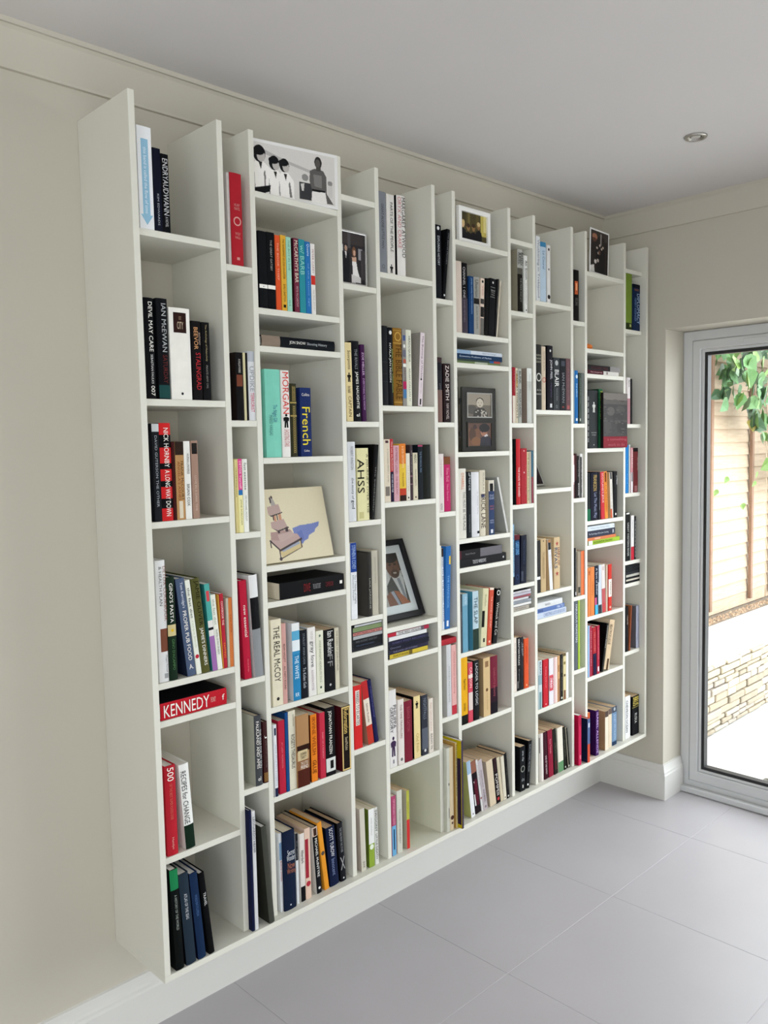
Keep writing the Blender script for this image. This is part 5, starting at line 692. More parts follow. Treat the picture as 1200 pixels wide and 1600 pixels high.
('b', 9, 4, 1839.1, 3, 384.4, 25.3, 277, 145, -0, 'h', '5c626a', None, 'c', [], [('FABULOUS MONSTERS', 0.05, 0.6, 'd8dce0', 0.5)], 'slate grey book with white lettering, fifth cubby down, third column from glass door'),
('b', 9, 4, 1865.9, 3, 384.4, 12, 277, 145, -0, 'p', 'a4c04a', None, 'c', [], [], 'lime green book, fifth cubby down, third column from glass door'),
('b', 9, 5, 1840.4, -14, 0.4, 19.6, 204, 135, -0, 'p', 'c02650', 'a8143a', 'w', [], [('DIARY', 0.05, 0.22, '6a1024', 0.5), ('VB', 0.8, 0.88, 'f0b0b8', 0.5, 0.5, 'h')], 'raspberry pink book with white pages, sixth cubby down, third column from glass door'),
('b', 9, 5, 1891.3, -24, 0.4, 18, 180, 140, -0, 'h', 'c8503a', '1c2a4c', 'w', [(0, 0.58, '5a6a94'), (0.1, 0.2, 'c8ccdc', 0.6)], [], 'navy and orange red book jutting forward, sixth cubby down, third column from glass door'),
('b', 10, 2, 2183.1, 3, 1570.7, 20.4, 248, 140, -90, 'p', '2a2628', None, 'c', [(0.68, 1, '8f8c8c')], [('A CLASSIC TALE', 0.1, 0.6, '6a2a34', 0.5)], 'black and grey book lying uppermost, third cubby down, second column from glass door'),
('b', 10, 2, 2170.4, 3, 1555.4, 14.9, 236, 140, -90, 'p', '5a1c2a', None, 'c', [(0.5, 1, 'd8d4d0'), ('disc', 0.55, 0.68, '8a7a74')], [('The Leopards', 0.08, 0.45, 'd0b0b4', 0.4)], 'dark red book with white photo, lying flat, third cubby down, second column from glass door'),
('b', 10, 3, 1933.7, 3, 1261.4, 10.7, 229, 130, -0, 'p', '2a2a2c', None, 'c', [], [('SSSSSSSS', 0.1, 0.9, 'c8c8c8', 0.6)], 'thin black book with white specks, fourth cubby down, second column from glass door'),
('b', 10, 3, 1949.2, 3, 1261.4, 63.2, 230, 150, -0, 'h', '3a3c3e', None, 'c', [('figure', 0.2, 0.38, 'd0d0cc'), ('disc', 0.93, 0.95, 'e0e0dc')], [('RICHARD', 0.72, 0.74, 'a8a8a6', 0.6, 0.5, 'h'), ('FORD', 0.76, 0.78, 'a8a8a6', 0.5, 0.5, 'h')], 'charcoal hardback with pale bird motif, fourth cubby down, second column from glass door'),
('b', 10, 3, 2020.4, 3, 1261.4, 29.3, 237, 150, -0, 'h', '2a6a44', '1c4a34', 'c', [(0.55, 1, '6aa084', 0.5, 0.7)], [('NICK HORNBY', 0.04, 0.52, 'd0d040', 0.6)], 'green book with yellow lettering, fourth cubby down, second column from glass door'),
('b', 10, 4, 1934.8, 3, 971.4, 21.5, 192, 135, -0.8, 'p', '1a2024', None, 'c', [(0.75, 1, '1f6a4a')], [], 'black book shading to bottle green, fifth cubby down, second column from glass door'),
('b', 10, 4, 1962.4, 3, 971.4, 51.7, 192, 140, -0, 'h', '1a1c34', None, 'c', [], [('FRANKSON', 0.05, 0.38, 'c8a860', 0.5), ('Let The Music Play', 0.42, 0.95, '8f96b4', 0.5)], 'navy book with gold and white script, fifth cubby down, second column from glass door'),
('b', 10, 4, 2016.2, 3, 971.4, 14.3, 194, 135, -0.6, 'p', '26242c', None, 'c', [], [('MALE JAMES FAULKNER', 0.4, 0.8, '8a8894', 0.5)], 'thin charcoal book beside red one, fifth cubby down, second column from glass door'),
('b', 10, 4, 2037.5, 3, 971.4, 26.2, 193, 135, -2.6, 'p', 'c4303a', None, 'c', [], [("SCOTLAND'S JESUS", 0.03, 0.65, 'f0d4d0', 0.6)], 'scarlet book with white capitals, fifth cubby down, second column from glass door'),
('b', 10, 4, 2066.3, 3, 971.4, 22.7, 194, 135, -3.1, 'p', 'e08f3a', None, 'c', [(0.02, 0.22, '5a3014', 0.5)], [('STUART A LIFE BACKWARDS', 0.03, 0.85, 'a84a14', 0.45)], 'orange book with brown lettering, fifth cubby down, second column from glass door'),
('b', 10, 4, 2110.6, 3, 971.4, 19.8, 189, 135, -3.2, 'p', 'dcd8d0', 'c8b48c', 'c', [(0, 0.15, '3a3836', 0.6), (0.8, 1, 'c85a3a', 0.6, 0.3)], [('CONCRETE ISLAND', 0.25, 0.85, 'b0a8a0', 0.3)], 'white book with black torn edge, fifth cubby down, second column from glass door'),
('b', 10, 4, 2134.5, 3, 971.4, 28.7, 192, 135, -0, 'h', '1c1c1e', None, 'c', [('disc', 0.9, 0.95, 'eeebe4')], [('L. Moran', 0.1, 0.28, 'e0e0e0', 0.35, 0.8)], 'black book with white lettering, slim title, fifth cubby down, second column from glass door'),
('b', 10, 5, 2139.3, 3, 930.5, 18, 204, 140, -90, 'p', 'd0d8e0', None, 'c', [('rect', 0.93, 0.96, '2a2a2e', 0.1)], [('Where Your Money Went', 0.1, 0.8, '6a7a8a', 0.3)], 'white pale blue book lying topmost, sixth cubby down, second column from glass door'),
('b', 10, 5, 2143.9, 3, 903, 27.1, 213, 140, -90, 'p', '3c3e50', None, 'c', [], [('The Psychology of Executive Coaching', 0.05, 0.75, 'c8ccd8', 0.3), ('R', 0.9, 0.96, 'd8dce4', 0.6)], 'slate navy textbook with white title, sixth cubby down, second column from glass door'),
('b', 10, 5, 2150.8, 3, 890.5, 12.2, 220, 145, -90, 'p', 'd0784e', None, 'c', [(0.25, 0.45, 'd8a890', 0.5)], [], 'salmon orange book lying in the pile, sixth cubby down, second column from glass door'),
('b', 10, 5, 2180.9, 3, 873.4, 16.7, 239, 150, -90, 'p', '9cbc3a', None, 'c', [(0, 0.12, 'dfe4dc')], [('EXCELLENCE IN COACHING', 0.15, 0.75, '33441a', 0.5)], 'lime green book lying lowest, sixth cubby down, second column from glass door'),
('b', 10, 6, 1937.5, 3, 584.4, 17.8, 198, 130, -0, 'p', 'd9824a', None, 'c', [('figure', 0.05, 0.15, 'a8502c')], [], 'apricot orange paperback, seventh cubby down, second column from glass door'),
('b', 10, 6, 1957.1, 3, 584.4, 27.6, 199, 130, -0, 'p', 'dc8448', None, 'c', [], [('ORWELL', 0.3, 0.6, 'c06a34', 0.3)], 'orange paperback with cream head, seventh cubby down, second column from glass door'),
('b', 10, 6, 1988.3, 3, 584.4, 25.9, 201, 130, -1, 'p', '1c2640', None, 'c', [(0.65, 0.8, 'c85a8a', 0.5, 0.3), (0.8, 1, '4ab0d8', 0.8)], [('A Spot of Bother', 0.05, 0.6, 'c8ccd8', 0.55)], 'midnight paperback with pink and cyan foot, seventh cubby down, second column from glass door'),
('b', 10, 6, 2016.8, 3, 584.4, 23.8, 201, 130, -1.6, 'p', 'c4ccd8', None, 'c', [(0.82, 1, '3a4048'), (0, 0.35, '22304a', 0.25, 0.1)], [], 'pale blue paperback with dark foot, seventh cubby down, second column from glass door'),
('b', 10, 6, 2045.7, 3, 584.4, 26.5, 200, 130, -2.8, 'p', 'dcd4d2', None, 'c', [(0.5, 1, 'b85a5c'), (0.8, 1, 'c04a4c')], [('Nick', 0.05, 0.12, '8a4a4a', 0.4)], 'white paperback over rose red lower half, seventh cubby down, second column from glass door'),
('b', 10, 6, 2075.5, 3, 584.4, 13.2, 195, 128, -0, 'p', 'cdb8a4', None, 'c', [(0, 1, '9a3a34', 0.35, 0.85)], [], 'thin beige and red paperback, seventh cubby down, second column from glass door'),
('b', 10, 6, 2093.7, 3, 584.4, 24.1, 195, 115, -0, 'p', 'c8362c', None, 'c', [(0.32, 0.7, 'ece4da'), ('disc', 0.9, 0.95, 'e8c8b8')], [('MARIA', 0.38, 0.66, '6a5a54', 0.3)], 'red penguin style paperback with white middle, seventh cubby down, second column from glass door'),
('b', 10, 7, 1938.3, 3, 335.4, 10.1, 212, 128, -0, 'p', '9ab8dc', None, 'c', [], [], 'thin light blue paperback, eighth cubby down, second column from glass door'),
('b', 10, 7, 1950.2, 3, 335.4, 19.2, 208, 128, -0.5, 'p', 'a02a40', None, 'c', [], [('MADAME BOVARY', 0.1, 0.8, 'd08a94', 0.35)], 'crimson paperback with small print, eighth cubby down, second column from glass door'),
('b', 10, 7, 1977.2, 3, 335.4, 24.7, 199, 130, -1.9, 'p', 'a8242e', None, 'c', [(0.55, 1, '1f1f4a')], [('TEN STORIES', 0.1, 0.5, 'd88a84', 0.3)], 'scarlet paperback over navy foot, eighth cubby down, second column from glass door'),
('b', 10, 7, 2005.8, 3, 335.4, 17.8, 201, 128, -0, 'p', 'b02c44', None, 'c', [('rect', 0.85, 0.95, 'ecdce0', 0.6)], [('GRAHAM GREENE', 0.1, 0.7, 'd88a94', 0.3)], 'cherry red paperback with white foot mark, eighth cubby down, second column from glass door'),
('b', 10, 7, 2049.6, 3, 335.4, 11.2, 202, 135, 12.8, 'p', '1a1a1a', '121212', 'c', [], [('NAPOLEON', 0.05, 0.5, 'c8c4bc', 0.6)], 'black book leaning out, pale lettered edge, eighth cubby down, second column from glass door'),
('b', 10, 7, 2094.2, 3, 335.4, 37.9, 209, 135, 13.9, 'p', 'd0b898', 'd8c8ac', 'c', [(0.78, 1, '5a4430', 0.4, 0.6)], [('BEATRICE LILLIE', 0.1, 0.5, '4a3a2c', 0.5, 0.35)], 'tan and cream book leaning out, eighth cubby down, second column from glass door'),
('b', 10, 8, 1943.4, 6, 0.4, 11.5, 186, 125, -0, 'p', 'd8683c', None, 't', [], [], 'orange book behind the jutting navy one, ninth cubby down, second column from glass door'),
('b', 10, 8, 1976.9, -8, 0.4, 22.3, 190, 130, -0, 'p', '4a2468', '38185a', 't', [], [('ISABEL ALLENDE', 0.05, 0.95, 'c8a8dc', 0.6)], 'violet purple book with lilac title, ninth cubby down, second column from glass door'),
('b', 10, 8, 2056, -4, 0.4, 25.8, 166, 128, -0, 'p', 'e4d8c4', 'b08a64', 't', [(0, 0.15, '5a4a44')], [], 'cream book with dark picture head, ninth cubby down, second column from glass door'),
('b', 10, 8, 2095.8, 3, 0.4, 24.5, 165, 128, -0, 'p', 'dcccb4', None, 't', [(0, 0.14, '6a5a54')], [], 'ivory book beside the blue one, ninth cubby down, second column from glass door'),
('b', 10, 8, 2123, 3, 0.4, 36.6, 167, 130, -0, 'p', '6f8cac', None, 't', [(0, 0.15, '4a5260'), ('disc', 0.02, 0.11, 'a8b0b8'), (0.9, 1, '2a4060')], [('JULIET NICOLSON', 0.2, 0.85, 'b4c8dc', 0.5)], 'dusty blue book with pale lettering, ninth cubby down, second column from glass door'),
('b', 11, 1, 2230.6, 3, 1752.4, 49.1, 229, 150, -0, 'h', '6f8634', None, 'c', [(0.88, 1, '2f3a18'), (0.9, 0.95, 'a8b070', 0.3, 0.7)], [], 'moss green hardback with dark foot, second cubby down, first column from glass door'),
('b', 11, 1, 2286.4, 3, 1752.4, 60.4, 193, 155, -0, 'h', '1f3154', None, 'c', [(0, 0.08, '141a2a'), (0.1, 0.14, '6a4a44', 0.6)], [('DIPLOMACY', 0.2, 0.85, 'a4bcdc', 0.4, 0.7), ('HENRY KISSINGER', 0.3, 0.8, '6a88b4', 0.25, 0.3)], 'navy hardback with pale blue capitals, second cubby down, first column from glass door'),
('b', 11, 2, 2230.1, -4, 1359.4, 25.2, 193, 140, -0, 'h', 'e0d8d8', None, 'c', [(0.45, 1, 'b08088')], [('Amis', 0.05, 0.2, '4a4a4c', 0.4)], 'white book with dusty pink foot, third cubby down, first column from glass door'),
('b', 11, 2, 2268.9, 3, 1359.4, 13.3, 189, 140, -0, 'p', '1f1c1e', None, 'c', [], [], 'thin black book beside white one, third cubby down, first column from glass door'),
('b', 11, 3, 2255.1, 3, 1067.4, 27.7, 203, 145, 0.5, 'h', '1f78bc', None, 'c', [], [('SEVEN', 0.3, 0.8, '5aa4dc', 0.25)], 'bright blue hardback, fourth cubby down, first column from glass door'),
('b', 11, 3, 2256.9, 3, 1067.4, 8.4, 205, 140, -0, 'p', 'c8ccc8', None, 'c', [], [], 'thin pale grey book beside blue one, fourth cubby down, first column from glass door'),
('b', 11, 3, 2271.9, 3, 1067.4, 17.5, 192, 135, -0, 'p', 'c88a90', None, 'c', [(0.55, 1, 'dcd4d8'), (0.55, 0.75, '2a2428', 0.4, 0.6)], [('MADE BANKSY', 0.05, 0.45, 'f0dcdc', 0.6)], 'dusty rose book with white foot, fourth cubby down, first column from glass door'),
('b', 11, 3, 2296.1, 3, 1067.4, 38.6, 190, 145, -0, 'h', '6f2a2c', None, 'c', [(0, 0.08, '1c1416'), (0.85, 0.98, '8a5a5c', 0.6)], [('FELIX JARVIS', 0.2, 0.5, 'd0b0a8', 0.3, 0.8)], 'dark red hardback with black head, fourth cubby down, first column from glass door'),
('b', 11, 4, 2227.8, 3, 777.4, 43.4, 206, 145, -0, 'h', '1a1a1c', None, 'c', [(0, 0.03, 'e0e0dc', 0.6)], [('GREAT WESTERN RIVER', 0.2, 0.9, 'c0c0be', 0.3)], 'black book with white spaced capitals, fifth cubby down, first column from glass door'),
('b', 11, 4, 2275.7, 3, 777.4, 24.8, 192, 140, -0, 'p', 'e2dede', None, 'c', [(0.7, 1, 'b82a3a')], [('Malcolm Tucker', 0.1, 0.5, '9a9a9c', 0.3)], 'white book with red diagonal foot, fifth cubby down, first column from glass door'),
('b', 11, 4, 2303.9, 3, 777.4, 13.7, 187, 140, -0, 'p', '2b2a2c', None, 'c', [], [('SSSSSSSSSS', 0.1, 0.95, 'a8a8a8', 0.5)], 'thin black speckled book, fifth cubby down, first column from glass door'),
('c', 11, 5, 2351.1, 3, 742.5, 12.2, 118, 125, -90, 'p', '1f2124', None, 'c', [], [], 'black music case topmost in the dark pile, sixth cubby down, first column from glass door'),
('c', 11, 5, 2351.1, 3, 729.3, 12.8, 118, 125, -90, 'p', '26282b', None, 'c', [], [], 'charcoal music case second in the dark pile, sixth cubby down, first column from glass door'),
('c', 11, 5, 2351.1, 3, 717.8, 11.1, 118, 125, -90, 'p', '323438', None, 'c', [], [], 'graphite music case third in the dark pile, sixth cubby down, first column from glass door'),
('c', 11, 5, 2351.1, 3, 706.3, 11.1, 118, 125, -90, 'p', 'b8b4ac', None, 'c', [], [], 'pale stripe music case in the dark pile, sixth cubby down, first column from glass door'),
('c', 11, 5, 2351.1, 3, 697.7, 8.2, 118, 125, -90, 'p', '2a2a2c', None, 'c', [], [], 'black music case below the pale stripe, sixth cubby down, first column from glass door'),
('c', 11, 5, 2351.1, 3, 689.1, 8.2, 118, 125, -90, 'p', 'c8c0b4', None, 'c', [], [], 'cream music case low in the dark pile, sixth cubby down, first column from glass door'),
('c', 11, 5, 2351.1, 3, 680.4, 8.3, 118, 125, -90, 'p', '232325', None, 'c', [], [], 'black music case lowest in dark pile, sixth cubby down, first column from glass door'),
('b', 11, 6, 2234, 3, 384.4, 23.6, 196, 140, -0, 'h', '201f22', None, 'w', [], [('COLLECTED', 0.2, 0.4, 'c8b0a0', 0.3)], 'black book with white page block, seventh cubby down, first column from glass door'),
('b', 11, 6, 2270.7, 3, 384.4, 9.1, 196, 140, 4.6, 'p', '8a4a30', '9a5838', 'c', [], [], 'russet brown book leaning outward, seventh cubby down, first column from glass door'),
('b', 11, 6, 2324, 3, 384.4, 27.1, 187, 150, 0, 'h', 'a4a6b8', '66666e', 'c', [], [('a walk in the woods', 0.2, 0.8, '8a8ca4', 0.25)], 'lavender grey book with barcode cover, seventh cubby down, first column from glass door'),
('b', 11, 7, 2231.6, 3, 0.4, 41.8, 187, 130, -0, 'p', 'e4e4e6', 'e0e0e4', 't', [], [('CHEVRON OCEAN', 0.1, 0.85, '3a3a3e', 0.4, 0.3)], 'white paperback with black spaced title, eighth cubby down, first column from glass door'),
('b', 11, 7, 2290.7, 3, 0.4, 57.3, 174, 130, -0, 'p', '1e1f22', '0e0e10', 't', [(0.02, 0.26, '4a4220', 0.85), (0.28, 0.3, '8a8048')], [('BRUS', 0.03, 0.25, 'e0cc6a', 0.8), ('RUSKA', 0.45, 0.7, 'd0d0cc', 0.35)], 'black paperback with gold block title, eighth cubby down, first column from glass door'),
]

for row in ROWS:
    root = make_book(row)
    if row[-1].startswith('tall yellow and purple'):          # purple arc printed on its yellow cover
        hh, dd = row[7] / 1000, row[8] / 1000
        arc = [(.003, hh * .05)] + [(.003 + dd * .42 * math.cos(a_) , hh * .42 + hh * .38 * math.sin(a_)) for a_ in [R(-90 + 180 * k / 16) for k in range(17)]] + [(.003, hh * .8)]
        mesh_obj('cover_arc', [(-.0004, a, b) for a, b in arc], [tuple(range(len(arc) - 1, -1, -1))], ink('3a2a48'), root)
# a small red book lying across the heads of the two tall books in its cubby
make_book(('b', 5, 4, 1127.0, 2.0, 626.9, 19.0, 74, 112, -90, 'h', 'a82a34', '9a2630', 'w', [], [], 'small red book lying across two upright books, fifth cubby down, seventh column from glass door'))

# ------------------------------------------------------------------ pictures, frames and prints
def inside(s, u, v):
    k = s[0]
    if k == 'rect': return s[1] <= u <= s[3] and s[2] <= v <= s[4]
    if k == 'ell': return ((u - s[1]) / s[3]) ** 2 + ((v - s[2]) / s[4]) ** 2 <= 1
    P = s[1]; r_ = False; j = len(P) - 1
    for i in range(len(P)):
        (xi, yi), (xj, yj) = P[i], P[j]
        if (yi > v) != (yj > v) and u < (xj - xi) * (v - yi) / (yj - yi) + xi: r_ = not r_
        j = i
    return r_
def picture_print(name, parent, x0, z0, x1, z1, y, nx, nz, base, shapes, grain=.06, horizontal_shade=0.0):
    """flat printed picture: a fine grid of points coloured by layered shapes; u runs to the right, v downwards"""
    V = []; C = []
    for j in range(nz + 1):
        for i in range(nx + 1):
            u, v = i / nx, j / nz
            V.append((x0 + (x1 - x0) * u, y, z1 + (z0 - z1) * v))
            h = base
            for s in shapes:
                if inside(s, u, v): h = s[-1]
            g = 1 + random.uniform(-grain, grain); c = lin(h, g)
            C.extend((c[0], c[1], c[2], 1))
    Fc = [(j * (nx + 1) + i, (j + 1) * (nx + 1) + i, (j + 1) * (nx + 1) + i + 1, j * (nx + 1) + i + 1) for j in range(nz) for i in range(nx)]
    o = mesh_obj(name, V, Fc, M_PRINT, parent)
    a = o.data.color_attributes.new('print', 'FLOAT_COLOR', 'POINT'); a.data.foreach_set('color', C)
    return o
def frame_ring(name, w, h, wd, y0, y1, m_, parent, bev=.0012):
    o_ = [(0, 0), (w, 0), (w, h), (0, h)]; i_ = [(wd, wd), (w - wd, wd), (w - wd, h - wd), (wd, h - wd)]
    v = [(a, y0, b) for a, b in o_ + i_] + [(a, y1, b) for a, b in o_ + i_]; f = []
    for k in range(4):
        q = (k + 1) % 4
        f += [(k, q, 4 + q, 4 + k), (8 + k, 12 + k, 12 + q, 8 + q), (k, 8 + k, 8 + q, q), (4 + k, 4 + q, 12 + q, 12 + k)]
    return bevel(mesh_obj(name, v, f, m_, parent), bev)
def strut(parent, w, y, lean, zh, raised=0.0, back=.05):
    """folding easel leg on the back of a frame that leans LEAN degrees; its foot reaches the shelf behind"""
    t = R(lean); hz = zh * math.cos(t) - y * math.sin(t) + raised - .002
    o = box('easel_leg', (w * .42, 0, -math.hypot(back, hz)), (w * .58, .0025, 0), mat('backing_board', (.03, .03, .03, 1), .7), parent)
    o.location = (0, y + .0008, zh); o.rotation_euler = (math.atan2(back, hz) + t, 0, 0)
    return o
def shifted(du, k, shapes):
    out = []
    for s in shapes:
        if s[0] == 'rect': out.append(('rect', s[1] * k + du, s[2], s[3] * k + du, s[4], s[5]))
        elif s[0] == 'ell': out.append(('ell', s[1] * k + du, s[2], s[3] * k, s[4], s[5]))
        else: out.append(('poly', [(a * k + du, b) for a, b in s[1]], s[2]))
    return out
# canvas with a drawing of a tiered stone tower
cv = empty('canvas_picture', (.3615, .012, .971 + FZ + .0045), 'cream canvas drawing of a tiered stone tower with a blue shadow', 'picture', rot=(R(-13.6), 0, 0))
CW, CH = .245, .204
box('canvas_block', (0, .0004, 0), (CW, .016, CH), mat('primed_canvas', lin('d8cfb4', 1.15), .8, .02, 80, .1), cv, .001)
pk, pk2, dk, bl = 'b59c97', 'a88d88', '4a4044', '7480b4'
picture_print('canvas_drawing', cv, .0006, .0006, CW - .0006, CH - .0006, 0, 200, 166, 'd9cfb3', shifted(.055, .92, [
    ('poly', [(.44, .56), (.56, .53), (.75, .52), (.88, .5), (.86, .56), (.80, .6), (.78, .64), (.68, .68), (.66, .73), (.60, .75), (.56, .79), (.50, .78), (.46, .70)], bl),
    ('poly', [(.50, .62), (.58, .60), (.60, .72), (.53, .77)], '6874ac'),
    ('poly', [(.18, .83), (.52, .72), (.56, .83), (.22, .95)], 'c9b78a'), ('poly', [(.20, .84), (.50, .74), (.52, .78), (.24, .87)], '9aa0b0'),
    ('poly', [(.08, .70), (.20, .62), (.50, .64), (.54, .71), (.19, .83)], pk), ('poly', [(.10, .59), (.40, .57), (.46, .65), (.20, .71), (.09, .69)], pk2), ('poly', [(.2, .63), (.42, .6), (.47, .66), (.22, .74)], 'b9a29c'),
    ('rect', .21, .55, .24, .61, dk), ('rect', .33, .53, .37, .60, dk), ('poly', [(.13, .45), (.33, .42), (.37, .53), (.22, .57), (.13, .53)], pk), ('poly', [(.13, .53), (.22, .57), (.39, .53), (.39, .55), (.22, .59)], dk),
    ('rect', .19, .35, .22, .44, 'c08f74'), ('rect', .26, .34, .30, .43, 'c08f74'), ('rect', .17, .35, .19, .43, dk), ('rect', .23, .35, .245, .43, dk),
    ('poly', [(.11, .24), (.29, .21), (.31, .32), (.15, .36), (.11, .33)], pk), ('poly', [(.11, .34), (.15, .36), (.33, .32), (.33, .335), (.15, .38)], dk),
    ('poly', [(.17, .12), (.21, .11), (.25, .22), (.18, .23)], 'a8a09c'), ('poly', [(.16, .12), (.18, .10), (.19, .18), (.17, .20)], dk), ('ell', .2, .11, .015, .02, dk),
    ('poly', [(.06, .70), (.08, .69), (.20, .83), (.56, .70), (.56, .73), (.20, .86)], dk), ('rect', .07, .72, .085, .80, dk), ('rect', .18, .84, .20, .96, dk), ('ell', .19, .96, .022, .025, dk), ('rect', .53, .72, .545, .84, dk),
    ('poly', [(.20, .95), (.54, .83), (.54, .84), (.20, .965)], dk)]), .03)
strut(cv, CW, .016, 13.6, .10, .0045)
# black and white photographic print standing across the cubby
bw = empty('photo_print', (.3605, .0420, 1.950 + FZ + .0005), 'large black and white print of a group of men standing', 'photo', rot=(0, 0, -math.atan2(.046, .2805)))
BW, BH = .284, .148
box('print_card', (0, .0003, 0), (BW, .0022, BH), mat('photo_paper', (.80, .79, .78, 1), .4), bw)
sh, k0, g1 = 'f0ece8', '141416', '8c8a88'
men = []
for (x, y, s) in ((.12, .22, 1.35), (.285, .35, 1.15), (.40, .36, 1.1)):
    men += [('poly', [(x - .085 * s, y + .25), (x - .03, y + .14), (x + .04, y + .14), (x + .095 * s, y + .27), (x + .10 * s, 1.0), (x - .09 * s, 1.0)], sh), ('poly', [(x + .045, y + .35), (x + .06, y + .3), (x + .085, .98), (x + .055, .98)], '7a7674'), ('poly', [(x - .07, y + .5), (x - .06, y + .3), (x - .05, .98), (x - .065, .98)], 'a09c9a'), ('poly', [(x - .01, y + .16), (x + .03, y + .16), (x + .015, y + .3)], '2a2828'),
            ('ell', x, y, .052 * s, .125 * s, k0), ('ell', x + .018, y + .035, .034 * s, .088 * s, 'b8b2ae'), ('ell', x - .008, y - .05, .05 * s, .06 * s, k0)]
picture_print('photo_image', bw, .010, .008, BW - .010, BH - .008, 0, 210, 110, 'd4d0cc', [('poly', [(.0, .16), (.16, .2), (.5, .34), (.72, .42), (.72, .36), (.4, .24), (.1, .08)], 'b4b0ae'),
    ('rect', .57, .62, .72, .97, '3a3a3c'), ('ell', .64, .52, .04, .07, g1), ('poly', [(.585, .66), (.63, .64), (.62, .80), (.60, .80)], 'd0ccc8')] + men + [
    ('poly', [(.05, .9), (.24, .8), (.23, .93), (.15, .99), (.05, .96)], k0), ('ell', .94, .55, .03, .05, g1), ('rect', .91, .6, .97, .85, 'c9c5c2'),
    ('poly', [(.70, .36), (.76, .30), (.86, .32), (.90, .44), (.90, .78), (.98, .98), (.90, .98), (.88, .74), (.72, .74), (.69, .56)], '5f5c5a'), ('poly', [(.74, .42), (.84, .42), (.84, .68), (.75, .66)], '7d7a78'),
    ('ell', .80, .17, .044, .12, '2c2a2a'), ('ell', .795, .19, .030, .09, '57534f'), ('rect', .775, .26, .83, .34, '4a4745'), ('rect', .72, .72, .88, .77, k0), ('poly', [(.72, .77), (.88, .76), (.90, 1.0), (.71, 1.0)], 'e6e2de')], .04)
# silver framed wedding photo
wf = empty('framed_photo', (.6588, .012, 1.752 + FZ + .0005), 'silver framed photo of a bride in white beside a dark suit', 'photo frame')
frame_ring('frame', .104, .154, .006, 0, .012, mat('silver_frame', (.72, .72, .72, 1), .25, metal=.9), wf)
box('backing', (.004, .006, .004), (.100, .010, .150), mat('backing_board', (.03, .03, .03, 1), .7), wf)
picture_print('photo_image', wf, .006, .006, .098, .148, .0055, 56, 84, '2a2628', [('rect', 0, 0, 1, .22, '3a3434'), ('rect', .3, 0, .42, .3, '4a4648'), ('rect', .0, .24, .1, .38, 'c4c0c4'), ('rect', .74, .28, .92, .5, '8f8c90'), ('rect', .84, .3, 1, .9, '3f3a3c'),
    ('ell', .22, .31, .06, .055, 'a88a78'), ('poly', [(.06, .42), (.2, .36), (.34, .40), (.38, .66), (.32, 1), (.08, 1)], '17171b'), ('poly', [(.17, .37), (.25, .37), (.22, .52)], 'd8d4d4'),
    ('ell', .56, .36, .085, .10, '6a4a34'), ('ell', .57, .38, .05, .055, 'c09a84'), ('poly', [(.46, .47), (.66, .46), (.66, .60), (.50, .61)], 'c09a84'), ('poly', [(.47, .56), (.65, .55), (.70, .72), (.84, .97), (.44, .98), (.50, .74)], 'e0dcda'), ('poly', [(.44, .82), (.84, .86), (.82, .97), (.44, .98)], 'c8c4c2')], .08)
strut(wf, .104, .012, 0, .11)
# white framed group photo
gf = empty('framed_photo', (1.181, .012, 1.950 + FZ + .0005), 'white framed landscape photo of people before a yellow curtain', 'photo frame')
frame_ring('frame', .164, .117, .0145, 0, .014, mat('white_frame', (.82, .81, .79, 1), .4), gf)
box('backing', (.008, .008, .008), (.156, .012, .109), mat('backing_board', (.03, .03, .03, 1), .7), gf)
picture_print('photo_image', gf, .0145, .0145, .1495, .1025, .0075, 70, 48, '4a4228', [('rect', .0, 0, .2, .5, '3a3420'), ('rect', .28, 0, .36, .6, '6a6038'), ('rect', .6, 0, .7, .5, '5a4f2c'), ('rect', .78, .0, 1, .75, 'b8a858'), ('rect', .9, 0, 1, .6, 'd8cc8a')] +
    [s for x, y in ((.1, .45), (.3, .55), (.5, .52), (.70, .42)) for s in (('poly', [(x - .13, 1), (x - .11, y + .22), (x, y + .14), (x + .11, y + .22), (x + .13, 1)], '17161a'), ('ell', x, y, .06, .13, '8a6a44' if x > .2 else 'c8a880'), ('ell', x, y - .08, .062, .08, 'c4aa78' if x in (.1, .70) else '3a2a20'))], .08)
strut(gf, .164, .014, 0, .08)
